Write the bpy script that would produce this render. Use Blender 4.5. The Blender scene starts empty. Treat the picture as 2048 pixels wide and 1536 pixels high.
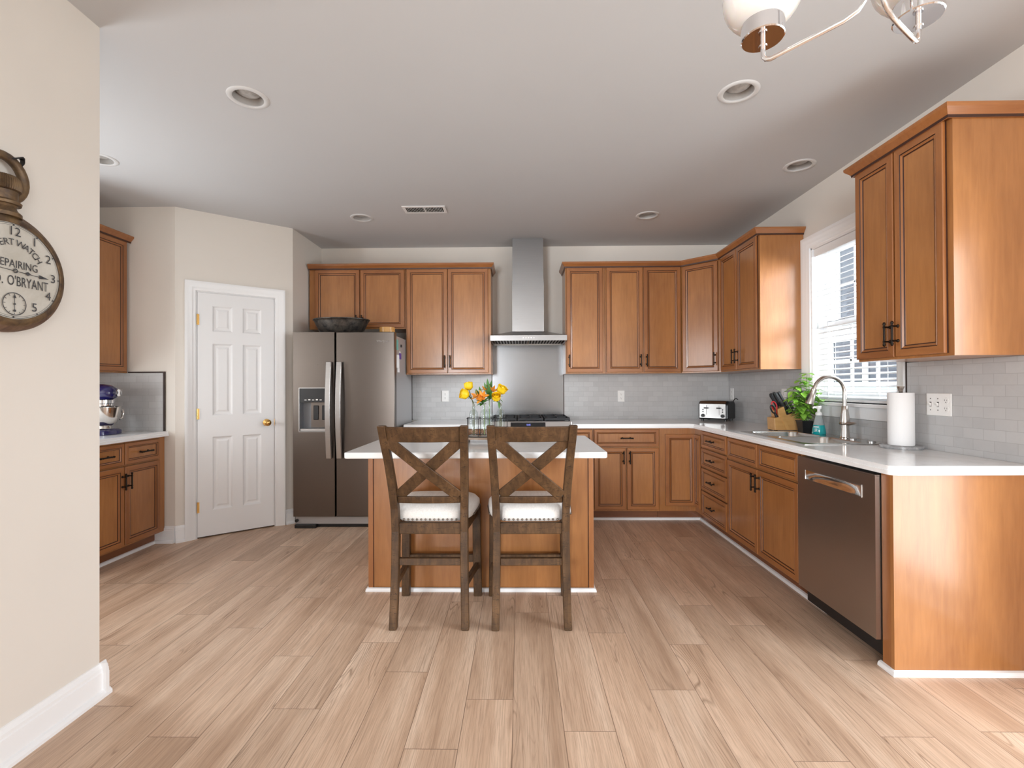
import bpy, bmesh, math, random
from mathutils import Vector, Matrix
random.seed(7)
PI = math.pi
S = bpy.context.scene
COL = S.collection

# ------------------------------------------------------------------ camera, light, exposure
def setup_camera():
    yaw, pitch, roll, h, f = -0.0155, 0.0059, -0.0047, 1.255, 950.0
    cy, sy, cp, sp, cr, sr = math.cos(yaw), math.sin(yaw), math.cos(pitch), math.sin(pitch), math.cos(roll), math.sin(roll)
    Ry = Matrix(((cy, -sy, 0), (sy, cy, 0), (0, 0, 1)))
    V = Matrix(((1, 0, 0), (0, 0, -1), (0, 1, 0)))
    Rp = Matrix(((1, 0, 0), (0, cp, sp), (0, -sp, cp)))
    Rr = Matrix(((cr, -sr, 0), (sr, cr, 0), (0, 0, 1)))
    M = Rr @ Rp @ V @ Ry
    cam = bpy.data.cameras.new('camera')
    o = bpy.data.objects.new('camera', cam)
    COL.objects.link(o)
    r, d, fw = M[0], M[1], M[2]
    o.matrix_world = Matrix(((r[0], -d[0], -fw[0], 0), (r[1], -d[1], -fw[1], 0), (r[2], -d[2], -fw[2], h), (0, 0, 0, 1)))
    cam.sensor_width = 36.0
    cam.lens = f / 2048 * 36
    cam.clip_start = 0.02
    cam.clip_end = 200
    S.camera = o
setup_camera()

W = bpy.data.worlds.new('sky'); S.world = W; W.use_nodes = True
bgn = W.node_tree.nodes['Background']
bgn.inputs[0].default_value = (0.86, 0.93, 1.0, 1); bgn.inputs[1].default_value = 2.3

def area(name, loc, direction, sx, sy, power, color=(1, 1, 1), spread=180):
    L = bpy.data.lights.new(name, 'AREA'); L.shape = 'RECTANGLE'; L.size = sx; L.size_y = sy
    L.energy = power; L.color = color; L.spread = math.radians(spread)
    o = bpy.data.objects.new(name, L); COL.objects.link(o)
    o.location = loc
    o.rotation_euler = Vector(direction).to_track_quat('-Z', 'Y').to_euler()
    return o
# daylight: patio door in the right wall and the window over the sink; the other lamps are added fill
DAY = (0.895, 0.955, 1.0)
area('daylight_patio_door', (2.60, 0.85, 1.05), (-1, 0, 0), 1.1, 2.0, 40, DAY)
area('added_fill_right', (2.48, -4.1, 1.35), (-1, 0, 0), 3.4, 2.0, 90, DAY)  # fill lamp added to brighten the unseen room behind the camera
area('added_fill_rear', (-2.9, -6.75, 1.4), (0.3, 1, 0), 2.4, 2.1, 400, DAY)  # added lamp, aimed forward to lift the back of the kitchen
area('daylight_sink_window', (4.4, 1.75, 2.05), (-0.84, 0.52, -0.12), 1.7, 1.7, 72, DAY, 60)
area('added_fill_left', (-3.66, 2.45, 1.55), (1, 0.25, 0), 0.75, 1.3, 28, DAY)  # added fill for the kitchen, hidden behind the partition
S.view_settings.view_transform = 'Standard'
S.view_settings.look = 'None'
S.view_settings.gamma = 1
S.view_settings.use_curve_mapping = False
S.view_settings.exposure = 0.5
try:
    S.cycles.use_denoising = True
    S.cycles.denoiser = 'OPENIMAGEDENOISE'
    S.cycles.max_bounces = 10
    S.cycles.diffuse_bounces = 6
    S.cycles.glossy_bounces = 5
    S.cycles.transmission_bounces = 8
    S.cycles.transparent_max_bounces = 16
    S.cycles.sample_clamp_indirect = 6
    S.cycles.caustics_reflective = False
    S.cycles.caustics_refractive = False
except Exception:
    pass

# ------------------------------------------------------------------ materials
class NT:
    def __init__(s, name):
        s.m = bpy.data.materials.new(name); s.m.use_nodes = True
        s.t = s.m.node_tree; s.n = s.t.nodes; s.b = s.n['Principled BSDF']
    def new(s, typ, **kw):
        n = s.n.new(typ)
        for k, v in kw.items(): setattr(n, k, v)
        return n
    def link(s, a, b): s.t.links.new(a, b)
    def val(s, sock, v):
        if hasattr(v, 'is_output') or isinstance(v, bpy.types.NodeSocket): s.link(v, sock)
        else: sock.default_value = v
    def math(s, op, a, b=0.0, c=None, clamp=False):
        n = s.new('ShaderNodeMath', operation=op); n.use_clamp = clamp
        s.val(n.inputs[0], a); s.val(n.inputs[1], b)
        if c is not None: s.val(n.inputs[2], c)
        return n.outputs[0]
    def mix(s, f, a, b, blend='MIX'):
        n = s.new('ShaderNodeMix', data_type='RGBA', blend_type=blend)
        s.val(n.inputs[0], f)
        for i, v in ((6, a), (7, b)):
            if isinstance(v, bpy.types.NodeSocket): s.link(v, n.inputs[i])
            else: n.inputs[i].default_value = (*v, 1)
        return n.outputs[2]
    def obj(s):
        return s.new('ShaderNodeTexCoord').outputs['Object']
    def mapping(s, vec, scale=(1, 1, 1), loc=(0, 0, 0)):
        n = s.new('ShaderNodeMapping'); s.link(vec, n.inputs[0])
        n.inputs['Scale'].default_value = scale; n.inputs['Location'].default_value = loc
        return n.outputs[0]
    def noise(s, vec, scale=5, detail=4, rough=0.5, dist=0.0):
        n = s.new('ShaderNodeTexNoise'); s.link(vec, n.inputs['Vector'])
        n.inputs['Scale'].default_value = scale; n.inputs['Detail'].default_value = detail
        n.inputs['Roughness'].default_value = rough; n.inputs['Distortion'].default_value = dist
        return n.outputs[0]
    def ramp(s, f, stops):
        n = s.new('ShaderNodeValToRGB'); s.link(f, n.inputs[0])
        e = n.color_ramp.elements
        while len(e) < len(stops): e.new(0.5)
        for el, (p, c) in zip(e, stops):
            el.position = p; el.color = (*c, 1) if len(c) == 3 else c
        return n.outputs[0]
    def bump(s, h, strength=0.2, dist=0.001):
        n = s.new('ShaderNodeBump'); n.inputs['Strength'].default_value = strength; n.inputs['Distance'].default_value = dist
        s.link(h, n.inputs['Height']); s.link(n.outputs[0], s.b.inputs['Normal'])
    def set(s, **kw):
        names = dict(color='Base Color', rough='Roughness', metal='Metallic', spec='Specular IOR Level', coat='Coat Weight', coatr='Coat Roughness',
                     trans='Transmission Weight', ior='IOR', aniso='Anisotropic', sub='Subsurface Weight', emit='Emission Color', emits='Emission Strength', alpha='Alpha', sheen='Sheen Weight')
        for k, v in kw.items():
            i = s.b.inputs[names[k]]
            if isinstance(v, bpy.types.NodeSocket): s.link(v, i)
            elif isinstance(v, tuple): i.default_value = (*v, 1)
            else: i.default_value = v
        return s

def plain(name, color, rough=0.5, metal=0.0, **kw):
    return NT(name).set(color=color, rough=rough, metal=metal, **kw).m

def paint(name, color, rough=0.6, amt=0.04):
    t = NT(name); v = t.obj()
    n = t.noise(v, 2.2, 3, 0.55)
    c = t.mix(n, tuple(x * (1 - amt) for x in color), tuple(min(1, x * (1 + amt)) for x in color))
    t.set(color=c, rough=rough)
    t.bump(t.noise(v, 260, 2, 0.5), 0.05, 0.0006)
    return t.m

def stained(name, light, dark, axis='z', rough=0.34, blotch=3.0, spec=0.5, coat=0.35):
    t = NT(name); v = t.obj()
    sc = {'z': (1, 1, 0.09), 'x': (0.09, 1, 1), 'y': (1, 0.09, 1)}[axis]
    info = t.new('ShaderNodeObjectInfo')
    off = t.new('ShaderNodeVectorMath', operation='ADD'); t.link(v, off.inputs[0])
    sc3 = t.new('ShaderNodeVectorMath', operation='SCALE'); sc3.inputs[0].default_value = (7.3, 3.1, 5.7); t.link(info.outputs['Random'], sc3.inputs['Scale'])
    t.link(sc3.outputs[0], off.inputs[1])
    v2 = off.outputs[0]
    g = t.noise(t.mapping(v2, sc), 46, 5, 0.6, 0.4)
    b = t.noise(t.mapping(v2, tuple(max(k, 0.45) for k in sc)), blotch, 4, 0.6, 0.3)
    f = t.math('ADD', t.math('MULTIPLY', g, 0.42), t.math('MULTIPLY', b, 0.62))
    f = t.math('ADD', f, t.math('MULTIPLY', t.math('SUBTRACT', info.outputs['Random'], 0.5), 0.10))
    c = t.ramp(f, [(0.30, dark), (0.52, tuple((a + b_) / 2 for a, b_ in zip(light, dark))), (0.74, light)])
    t.set(color=c, rough=rough, spec=spec, coat=coat, coatr=0.17)
    t.b.inputs['Coat IOR'].default_value = 1.5
    t.bump(g, 0.012, 0.0004)
    return t.m

M = {}
CL, CD = (0.42, 0.168, 0.052), (0.238, 0.081, 0.0225)
M['wood'] = stained('cabinet_wood', CL, CD, 'z')
M['woodh'] = stained('cabinet_wood_cross', CL, CD, 'x')
M['panel'] = stained('cabinet_panel_wood', (0.475, 0.208, 0.067), (0.278, 0.105, 0.030), 'z', rough=0.3)
M['glaze'] = plain('cabinet_glaze_and_gap_shade', (0.045, 0.014, 0.007), 0.45)  # groove glaze; also paints the gap shade around the fronts
M['nailhead'] = plain('antique_nail', (0.20, 0.17, 0.145), 0.3, 1.0)
M['ringw'] = plain('light_trim_ring', (0.66, 0.66, 0.66), 0.4)
M['canw'] = plain('light_can_reflector', (0.42, 0.40, 0.385), 0.35)
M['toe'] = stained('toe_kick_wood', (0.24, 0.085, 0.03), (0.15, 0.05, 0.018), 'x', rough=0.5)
M['bronze'] = plain('oil_rubbed_bronze', (0.022, 0.016, 0.012), 0.38, 0.8)
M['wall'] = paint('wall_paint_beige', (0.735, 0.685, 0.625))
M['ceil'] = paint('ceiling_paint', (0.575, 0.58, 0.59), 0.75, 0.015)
M['trimw'] = paint('white_trim_paint', (0.86, 0.86, 0.865), 0.32, 0.01)
M['doorw'] = paint('white_door_paint', (0.83, 0.83, 0.835), 0.36, 0.01)
M['brass'] = plain('polished_brass', (0.80, 0.50, 0.17), 0.18, 1.0)
M['black'] = plain('black_plastic', (0.012, 0.012, 0.013), 0.35)
M['blackg'] = plain('black_gloss', (0.008, 0.008, 0.009), 0.08)
M['iron'] = plain('cast_iron', (0.02, 0.02, 0.022), 0.55, 0.2)
M['edgetrim'] = plain('dark_edge_trim', (0.035, 0.02, 0.016), 0.4, 0.5)
M['whitep'] = plain('white_plastic', (0.82, 0.81, 0.79), 0.35)
M['slot'] = plain('socket_slot', (0.10, 0.09, 0.085), 0.6)
M['chrome'] = plain('chrome', (0.88, 0.88, 0.90), 0.05, 1.0)
M['paper'] = plain('paper_white', (0.86, 0.86, 0.86), 0.9)
M['globe'] = NT('opal_glass').set(color=(0.90, 0.90, 0.88), rough=0.08, spec=0.6, sub=0.25, coat=0.5).m
M['navy'] = plain('navy_enamel', (0.012, 0.010, 0.085), 0.14, 0.0, coat=0.6)
M['red'] = plain('red_plastic', (0.55, 0.01, 0.015), 0.35)
M['green'] = NT('leaf_green').m
M['void'] = plain('dark_void', (0.01, 0.009, 0.008), 0.9)

def brushed(name, color, rough=0.28, axis='x', aniso=0.0, streak=0.12):
    t = NT(name); v = t.obj()
    sc = {'x': (0.02, 1, 1), 'z': (1, 1, 0.02), 'y': (1, 0.02, 1)}[axis]
    n = t.noise(t.mapping(v, sc), 320, 3, 0.6)
    c = t.mix(n, tuple(x * (1 - streak) for x in color), tuple(min(1, x * (1 + streak)) for x in color))
    r = t.math('ADD', t.math('MULTIPLY', n, 0.10), rough - 0.05)
    t.set(color=c, rough=r, metal=1.0, aniso=aniso)
    w_ = t.noise(t.mapping(v, (0.35, 0.35, 1.6) if axis == 'x' else (1, 1, 1)), 3.2, 2, 0.5)
    t.bump(t.math('ADD', t.math('MULTIPLY', n, 0.008 if 'splash' in name else 0.03), t.math('MULTIPLY', w_, 6.0 if 'splash' in name else 0.6)), 0.25, 0.0008)
    return t.m
M['steel'] = brushed('brushed_steel', (0.50, 0.49, 0.485), 0.30)
M['steelf'] = brushed('fridge_steel', (0.168, 0.143, 0.127), 0.30, 'x', 0.0, 0.04)
M['steeld'] = brushed('dishwasher_steel', (0.52, 0.475, 0.44), 0.30, 'y', 0.0, 0.05)
M['steels'] = brushed('sink_steel', (0.58, 0.57, 0.55), 0.22, 'y')
M['steelh'] = brushed('hood_steel', (0.34, 0.335, 0.335), 0.30, 'x', 0.0, 0.06)
M['splash'] = brushed('splash_steel', (0.20, 0.20, 0.205), 0.24, 'x', 0.0, 0.03)
M['nickel'] = plain('brushed_nickel', (0.56, 0.52, 0.48), 0.24, 1.0)
M['bowlsteel'] = plain('polished_steel', (0.72, 0.69, 0.66), 0.12, 1.0)
M['grey'] = plain('grey_plastic', (0.22, 0.23, 0.25), 0.4)
M['greyside'] = plain('fridge_side_grey', (0.42, 0.41, 0.41), 0.35, 0.4)

def quartz():
    t = NT('white_quartz'); v = t.obj()
    n1 = t.noise(v, 3.0, 8, 0.62, 1.2)
    d = t.math('ABSOLUTE', t.math('SUBTRACT', n1, 0.5))
    vein = t.math('SUBTRACT', 1.0, t.math('MULTIPLY', d, 26.0), clamp=True)
    m = t.noise(v, 1.7, 2, 0.5)
    vein = t.math('MULTIPLY', vein, t.math('MULTIPLY', t.math('SUBTRACT', m, 0.50, clamp=True), 2.2))
    c = t.mix(vein, (0.92, 0.925, 0.93), (0.72, 0.72, 0.73))
    t.set(color=c, rough=0.10, spec=0.5)
    return t.m
M['quartz'] = quartz()

def tile(name, ax):
    t = NT(name); v = t.obj()
    sp = t.new('ShaderNodeSeparateXYZ'); t.link(v, sp.inputs[0])
    cb = t.new('ShaderNodeCombineXYZ'); t.link(sp.outputs[ax], cb.inputs[0]); t.link(sp.outputs[2], cb.inputs[1])
    br = t.new('ShaderNodeTexBrick'); t.link(cb.outputs[0], br.inputs['Vector'])
    br.offset = 0.5
    br.inputs['Scale'].default_value = 1.0
    br.inputs['Brick Width'].default_value = 0.104; br.inputs['Row Height'].default_value = 0.0522
    br.inputs['Mortar Size'].default_value = 0.0014; br.inputs['Mortar Smooth'].default_value = 0.3; br.inputs['Bias'].default_value = 0.0
    br.inputs['Color1'].default_value = (0.425, 0.42, 0.42, 1); br.inputs['Color2'].default_value = (0.495, 0.49, 0.488, 1)
    br.inputs['Mortar'].default_value = (0.395, 0.388, 0.385, 1)
    n = t.noise(v, 16, 6, 0.65, 0.8)
    c = t.mix(t.math('MULTIPLY', t.math('MULTIPLY', n, 0.45), t.math('SUBTRACT', 1.0, br.outputs[1])), br.outputs[0], (0.60, 0.595, 0.59))
    t.set(color=c, rough=0.34, spec=0.45)
    t.bump(t.math('SUBTRACT', 1.0, br.outputs[1]), 0.2, 0.0008)
    return t.m
M['tilex'] = tile('grey_tile_along_x', 0)
M['tiley'] = tile('grey_tile_along_y', 1)

def floor_mat():
    t = NT('light_plank_floor'); v = t.obj()
    sp = t.new('ShaderNodeSeparateXYZ'); t.link(v, sp.inputs[0])
    x, y = sp.outputs[0], sp.outputs[1]
    Wd, L = 0.188, 1.128
    u = t.math('DIVIDE', t.math('ADD', x, 0.031 + 20 * Wd), Wd)
    row = t.math('FLOOR', u); fu = t.math('FRACT', u)
    wn = t.new('ShaderNodeTexWhiteNoise', noise_dimensions='1D'); t.link(row, wn.inputs['W'])
    joints = {-10: 2.615, -9: 1.861, -8: 2.47, -7: 1.698, -6: 2.214, -5: 1.851, -4: 2.334, -3: 2.094, -2: 1.65, -1: 1.913, 0: 2.646, 1: 1.739, 2: 2.432, 3: 1.979, 4: 2.326, 5: 1.608, 6: 2.512, 7: 2.85, 8: 2.2, 9: 1.75, 10: 2.6, 11: 2.0, -11: 2.3, -12: 1.9}
    stops = []
    for k in range(-12, 12):
        v_ = (-joints[k] / L) % 1.0; stops.append(((k + 12) / 24, (v_, v_, v_)))
    rmp = t.ramp(t.math('DIVIDE', t.math('ADD', row, -20 + 12.5), 24.0), stops)
    rmp.node.color_ramp.interpolation = 'CONSTANT'
    vv = t.math('ADD', t.math('DIVIDE', y, L), t.math('ADD', rmp, 40.0))
    col = t.math('FLOOR', vv); fv = t.math('FRACT', vv)
    cb = t.new('ShaderNodeCombineXYZ'); t.link(row, cb.inputs[0]); t.link(col, cb.inputs[1])
    wid = t.new('ShaderNodeTexWhiteNoise', noise_dimensions='2D'); t.link(cb.outputs[0], wid.inputs['Vector'])
    rid = wid.outputs[0]
    gv = t.new('ShaderNodeCombineXYZ'); t.link(x, gv.inputs[0]); t.link(t.math('MULTIPLY', y, 0.03), gv.inputs[1]); t.link(t.math('MULTIPLY', rid, 13.0), gv.inputs[2])
    fine = t.noise(gv.outputs[0], 210, 5, 0.65)
    gv2 = t.new('ShaderNodeCombineXYZ'); t.link(x, gv2.inputs[0]); t.link(t.math('MULTIPLY', y, 0.07), gv2.inputs[1]); t.link(t.math('MULTIPLY', rid, 29.0), gv2.inputs[2])
    broad = t.noise(gv2.outputs[0], 9, 4, 0.55, 0.5)
    # growth rings: contour lines of a stretched noise field
    field = t.noise(gv2.outputs[0], 6.5, 2, 0.45, 0.7)
    rings = t.math('FRACT', t.math('MULTIPLY', field, 34.0))
    rl = t.math('MULTIPLY', t.math('SUBTRACT', t.math('ABSOLUTE', t.math('SUBTRACT', rings, 0.5)), 0.30, clamp=True), 5.0, clamp=True)
    gv3 = t.new('ShaderNodeCombineXYZ'); t.link(x, gv3.inputs[0]); t.link(t.math('MULTIPLY', y, 0.22), gv3.inputs[1]); t.link(t.math('MULTIPLY', rid, 47.0), gv3.inputs[2])
    msk = t.noise(gv3.outputs[0], 7.0, 2, 0.5)
    msk = t.math('MULTIPLY', t.math('SUBTRACT', msk, 0.52, clamp=True), 6.0, clamp=True)
    base = t.ramp(broad, [(0.28, (0.48, 0.315, 0.212)), (0.5, (0.65, 0.46, 0.33)), (0.72, (0.79, 0.605, 0.46))])
    c = t.mix(t.math('MULTIPLY', t.math('SUBTRACT', fine, 0.42, clamp=True), 2.3), base, (0.33, 0.21, 0.14))
    c = t.mix(t.math('MULTIPLY', t.math('MULTIPLY', rl, msk), 0.75), c, (0.20, 0.115, 0.068))
    tint = t.math('ADD', 0.93, t.math('MULTIPLY', rid, 0.14))
    hs = t.new('ShaderNodeHueSaturation'); t.link(c, hs.inputs['Color']); t.link(tint, hs.inputs['Value']); hs.inputs['Saturation'].default_value = 1.0
    su = t.math('LESS_THAN', t.math('MINIMUM', fu, t.math('SUBTRACT', 1.0, fu)), 0.0065)
    sv = t.math('LESS_THAN', t.math('MINIMUM', fv, t.math('SUBTRACT', 1.0, fv)), 0.0011)
    seam = t.math('MAXIMUM', su, sv)
    c = t.mix(t.math('MULTIPLY', seam, 0.85), hs.outputs[0], (0.17, 0.105, 0.07))
    t.set(color=c, rough=t.math('ADD', 0.34, t.math('MULTIPLY', fine, 0.14)), spec=0.42)
    t.bump(t.math('SUBTRACT', t.math('MULTIPLY', fine, 0.3), seam), 0.12, 0.0008)
    return t.m
M['floor'] = floor_mat()

def rustic():
    t = NT('rustic_brown_wood'); v = t.obj()
    g = t.noise(t.mapping(v, (1, 1, 0.18)), 38, 6, 0.65, 0.8)
    b = t.noise(v, 7, 3, 0.6)
    cr = t.noise(t.mapping(v, (0.6, 1, 3.0)), 18, 2, 0.5)
    f = t.math('ADD', t.math('MULTIPLY', g, 0.55), t.math('MULTIPLY', b, 0.5))
    c = t.ramp(f, [(0.32, (0.026, 0.013, 0.006)), (0.55, (0.082, 0.042, 0.018)), (0.74, (0.16, 0.085, 0.038))])
    cks = t.math('LESS_THAN', t.math('ABSOLUTE', t.math('SUBTRACT', cr, 0.5)), 0.007)
    c = t.mix(t.math('MULTIPLY', cks, 0.7), c, (0.02, 0.012, 0.007))
    t.set(color=c, rough=0.48, spec=0.3)
    t.bump(g, 0.12, 0.001)
    return t.m
M['rustic'] = rustic()

def linen():
    t = NT('cream_linen'); v = t.obj()
    n = t.noise(v, 190, 3, 0.6); n2 = t.noise(t.mapping(v, (1, 0.1, 1)), 120, 2, 0.5)
    f = t.math('ADD', t.math('MULTIPLY', n, 0.5), t.math('MULTIPLY', n2, 0.5))
    c = t.ramp(f, [(0.3, (0.66, 0.63, 0.60)), (0.7, (0.80, 0.78, 0.755))])
    t.set(color=c, rough=0.92, spec=0.2); t.bump(n, 0.08, 0.0005)
    return t.m
M['linen'] = linen()

def mottled(name, a, b, scale=14, rough=0.5, metal=0.0, bump=0.2, stops=(0.35, 0.65)):
    t = NT(name); v = t.obj()
    n = t.noise(v, scale, 6, 0.65, 0.5)
    t.set(color=t.ramp(n, [(stops[0], a), (stops[1], b)]), rough=rough, metal=metal)
    t.bump(t.noise(v, scale * 4, 4, 0.6), bump, 0.001)
    return t.m
M['watchmetal'] = mottled('aged_brass', (0.07, 0.046, 0.034), (0.23, 0.145, 0.07), 16, 0.5, 0.45)
M['rust'] = mottled('rusty_rim', (0.085, 0.045, 0.03), (0.19, 0.115, 0.07), 26, 0.65, 0.15)
M['dial'] = mottled('aged_dial', (0.42, 0.39, 0.33), (0.58, 0.555, 0.50), 7, 0.5, 0.0, 0.05, (0.25, 0.6))
M['ink'] = mottled('faded_ink', (0.03, 0.03, 0.033), (0.075, 0.075, 0.08), 60, 0.7)
M['patina'] = mottled('patinated_metal', (0.022, 0.021, 0.022), (0.115, 0.098, 0.082), 20, 0.45, 0.6)
M['bamboo'] = stained('bamboo', (0.72, 0.40, 0.12), (0.52, 0.25, 0.06), 'z', rough=0.4, blotch=10)
M['block'] = stained('knife_block_wood', (0.66, 0.38, 0.14), (0.48, 0.24, 0.075), 'x', rough=0.4, blotch=6)
M['tray'] = stained('weathered_board', (0.36, 0.235, 0.14), (0.20, 0.12, 0.07), 'x', rough=0.6, blotch=6)
M['marble'] = mottled('grey_marble', (0.24, 0.245, 0.25), (0.44, 0.44, 0.445), 18, 0.25)
def leaf(name, a, b):
    t = NT(name); v = t.obj()
    t.set(color=t.mix(t.noise(v, 30, 3, 0.5), a, b), rough=0.4, spec=0.4, sub=0.0)
    return t.m
M['basil'] = leaf('basil_leaf', (0.12, 0.32, 0.025), (0.30, 0.54, 0.08))
M['leaf'] = leaf('dark_leaf', (0.035, 0.14, 0.03), (0.12, 0.30, 0.06))
M['stem'] = leaf('stem_green', (0.14, 0.27, 0.06), (0.22, 0.33, 0.11))
M['rosestem'] = leaf('rose_stem', (0.10, 0.10, 0.045), (0.16, 0.17, 0.07))
M['yellow'] = leaf('rose_yellow', (0.86, 0.52, 0.005), (0.95, 0.68, 0.02))
M['orange'] = leaf('lily_orange', (0.75, 0.22, 0.015), (0.86, 0.42, 0.06))
M['teal'] = NT('teal_liquid').set(color=(0.0, 0.34, 0.36), rough=0.12, coat=0.5).m
M['clearp'] = NT('frosted_clear_plastic').set(color=(0.82, 0.90, 0.90), rough=0.18, trans=0.65, ior=1.3).m
M['tealcard'] = plain('teal_card', (0.16, 0.45, 0.40), 0.6)
M['purple'] = plain('purple_plastic', (0.12, 0.05, 0.30), 0.5)
M['ledblue'] = NT('display_blue').set(color=(0.02, 0.02, 0.05), emit=(0.25, 0.3, 1.0), emits=1.2).m
M['lensgrey'] = mottled('frosted_bulb', (0.34, 0.325, 0.31), (0.52, 0.50, 0.48), 25, 0.3)
M['blind'] = plain('blind_slat_white', (0.86, 0.87, 0.88), 0.45)
def pane_glass(name, tint=(1, 1, 1), refl=1.0):
    t = NT(name)
    out = t.n['Material Output']
    tr = t.new('ShaderNodeBsdfTransparent'); tr.inputs[0].default_value = (*tint, 1)
    gl = t.new('ShaderNodeBsdfGlossy'); gl.inputs['Roughness'].default_value = 0.02
    fr = t.new('ShaderNodeLayerWeight'); fr.inputs['Blend'].default_value = 0.5
    mx = t.new('ShaderNodeMixShader')
    t.link(t.math('MULTIPLY', t.math('ADD', 0.03, t.math('MULTIPLY', t.math('POWER', fr.outputs['Facing'], 5.0), 0.7)), refl), mx.inputs[0]); t.link(tr.outputs[0], mx.inputs[1]); t.link(gl.outputs[0], mx.inputs[2])
    t.link(mx.outputs[0], out.inputs[0])
    return t.m
M['glass'] = pane_glass('window_glass')
M['bottle'] = pane_glass('bottle_glass', (0.965, 0.985, 0.982), 0.8)
def siding():
    t = NT('house_siding'); v = t.obj()
    sp = t.new('ShaderNodeSeparateXYZ'); t.link(v, sp.inputs[0])
    f = t.math('FRACT', t.math('DIVIDE', sp.outputs[2], 0.13))
    c = t.mix(t.math('LESS_THAN', f, 0.1), (0.60, 0.63, 0.67), (0.42, 0.45, 0.5))
    t.set(color=c, rough=0.7); return t.m
M['siding'] = siding()
M['darkglass'] = plain('neighbour_window_glass', (0.05, 0.06, 0.08), 0.15)
M['yard'] = mottled('yard_concrete', (0.40, 0.42, 0.36), (0.55, 0.56, 0.50), 2, 0.9)

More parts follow.
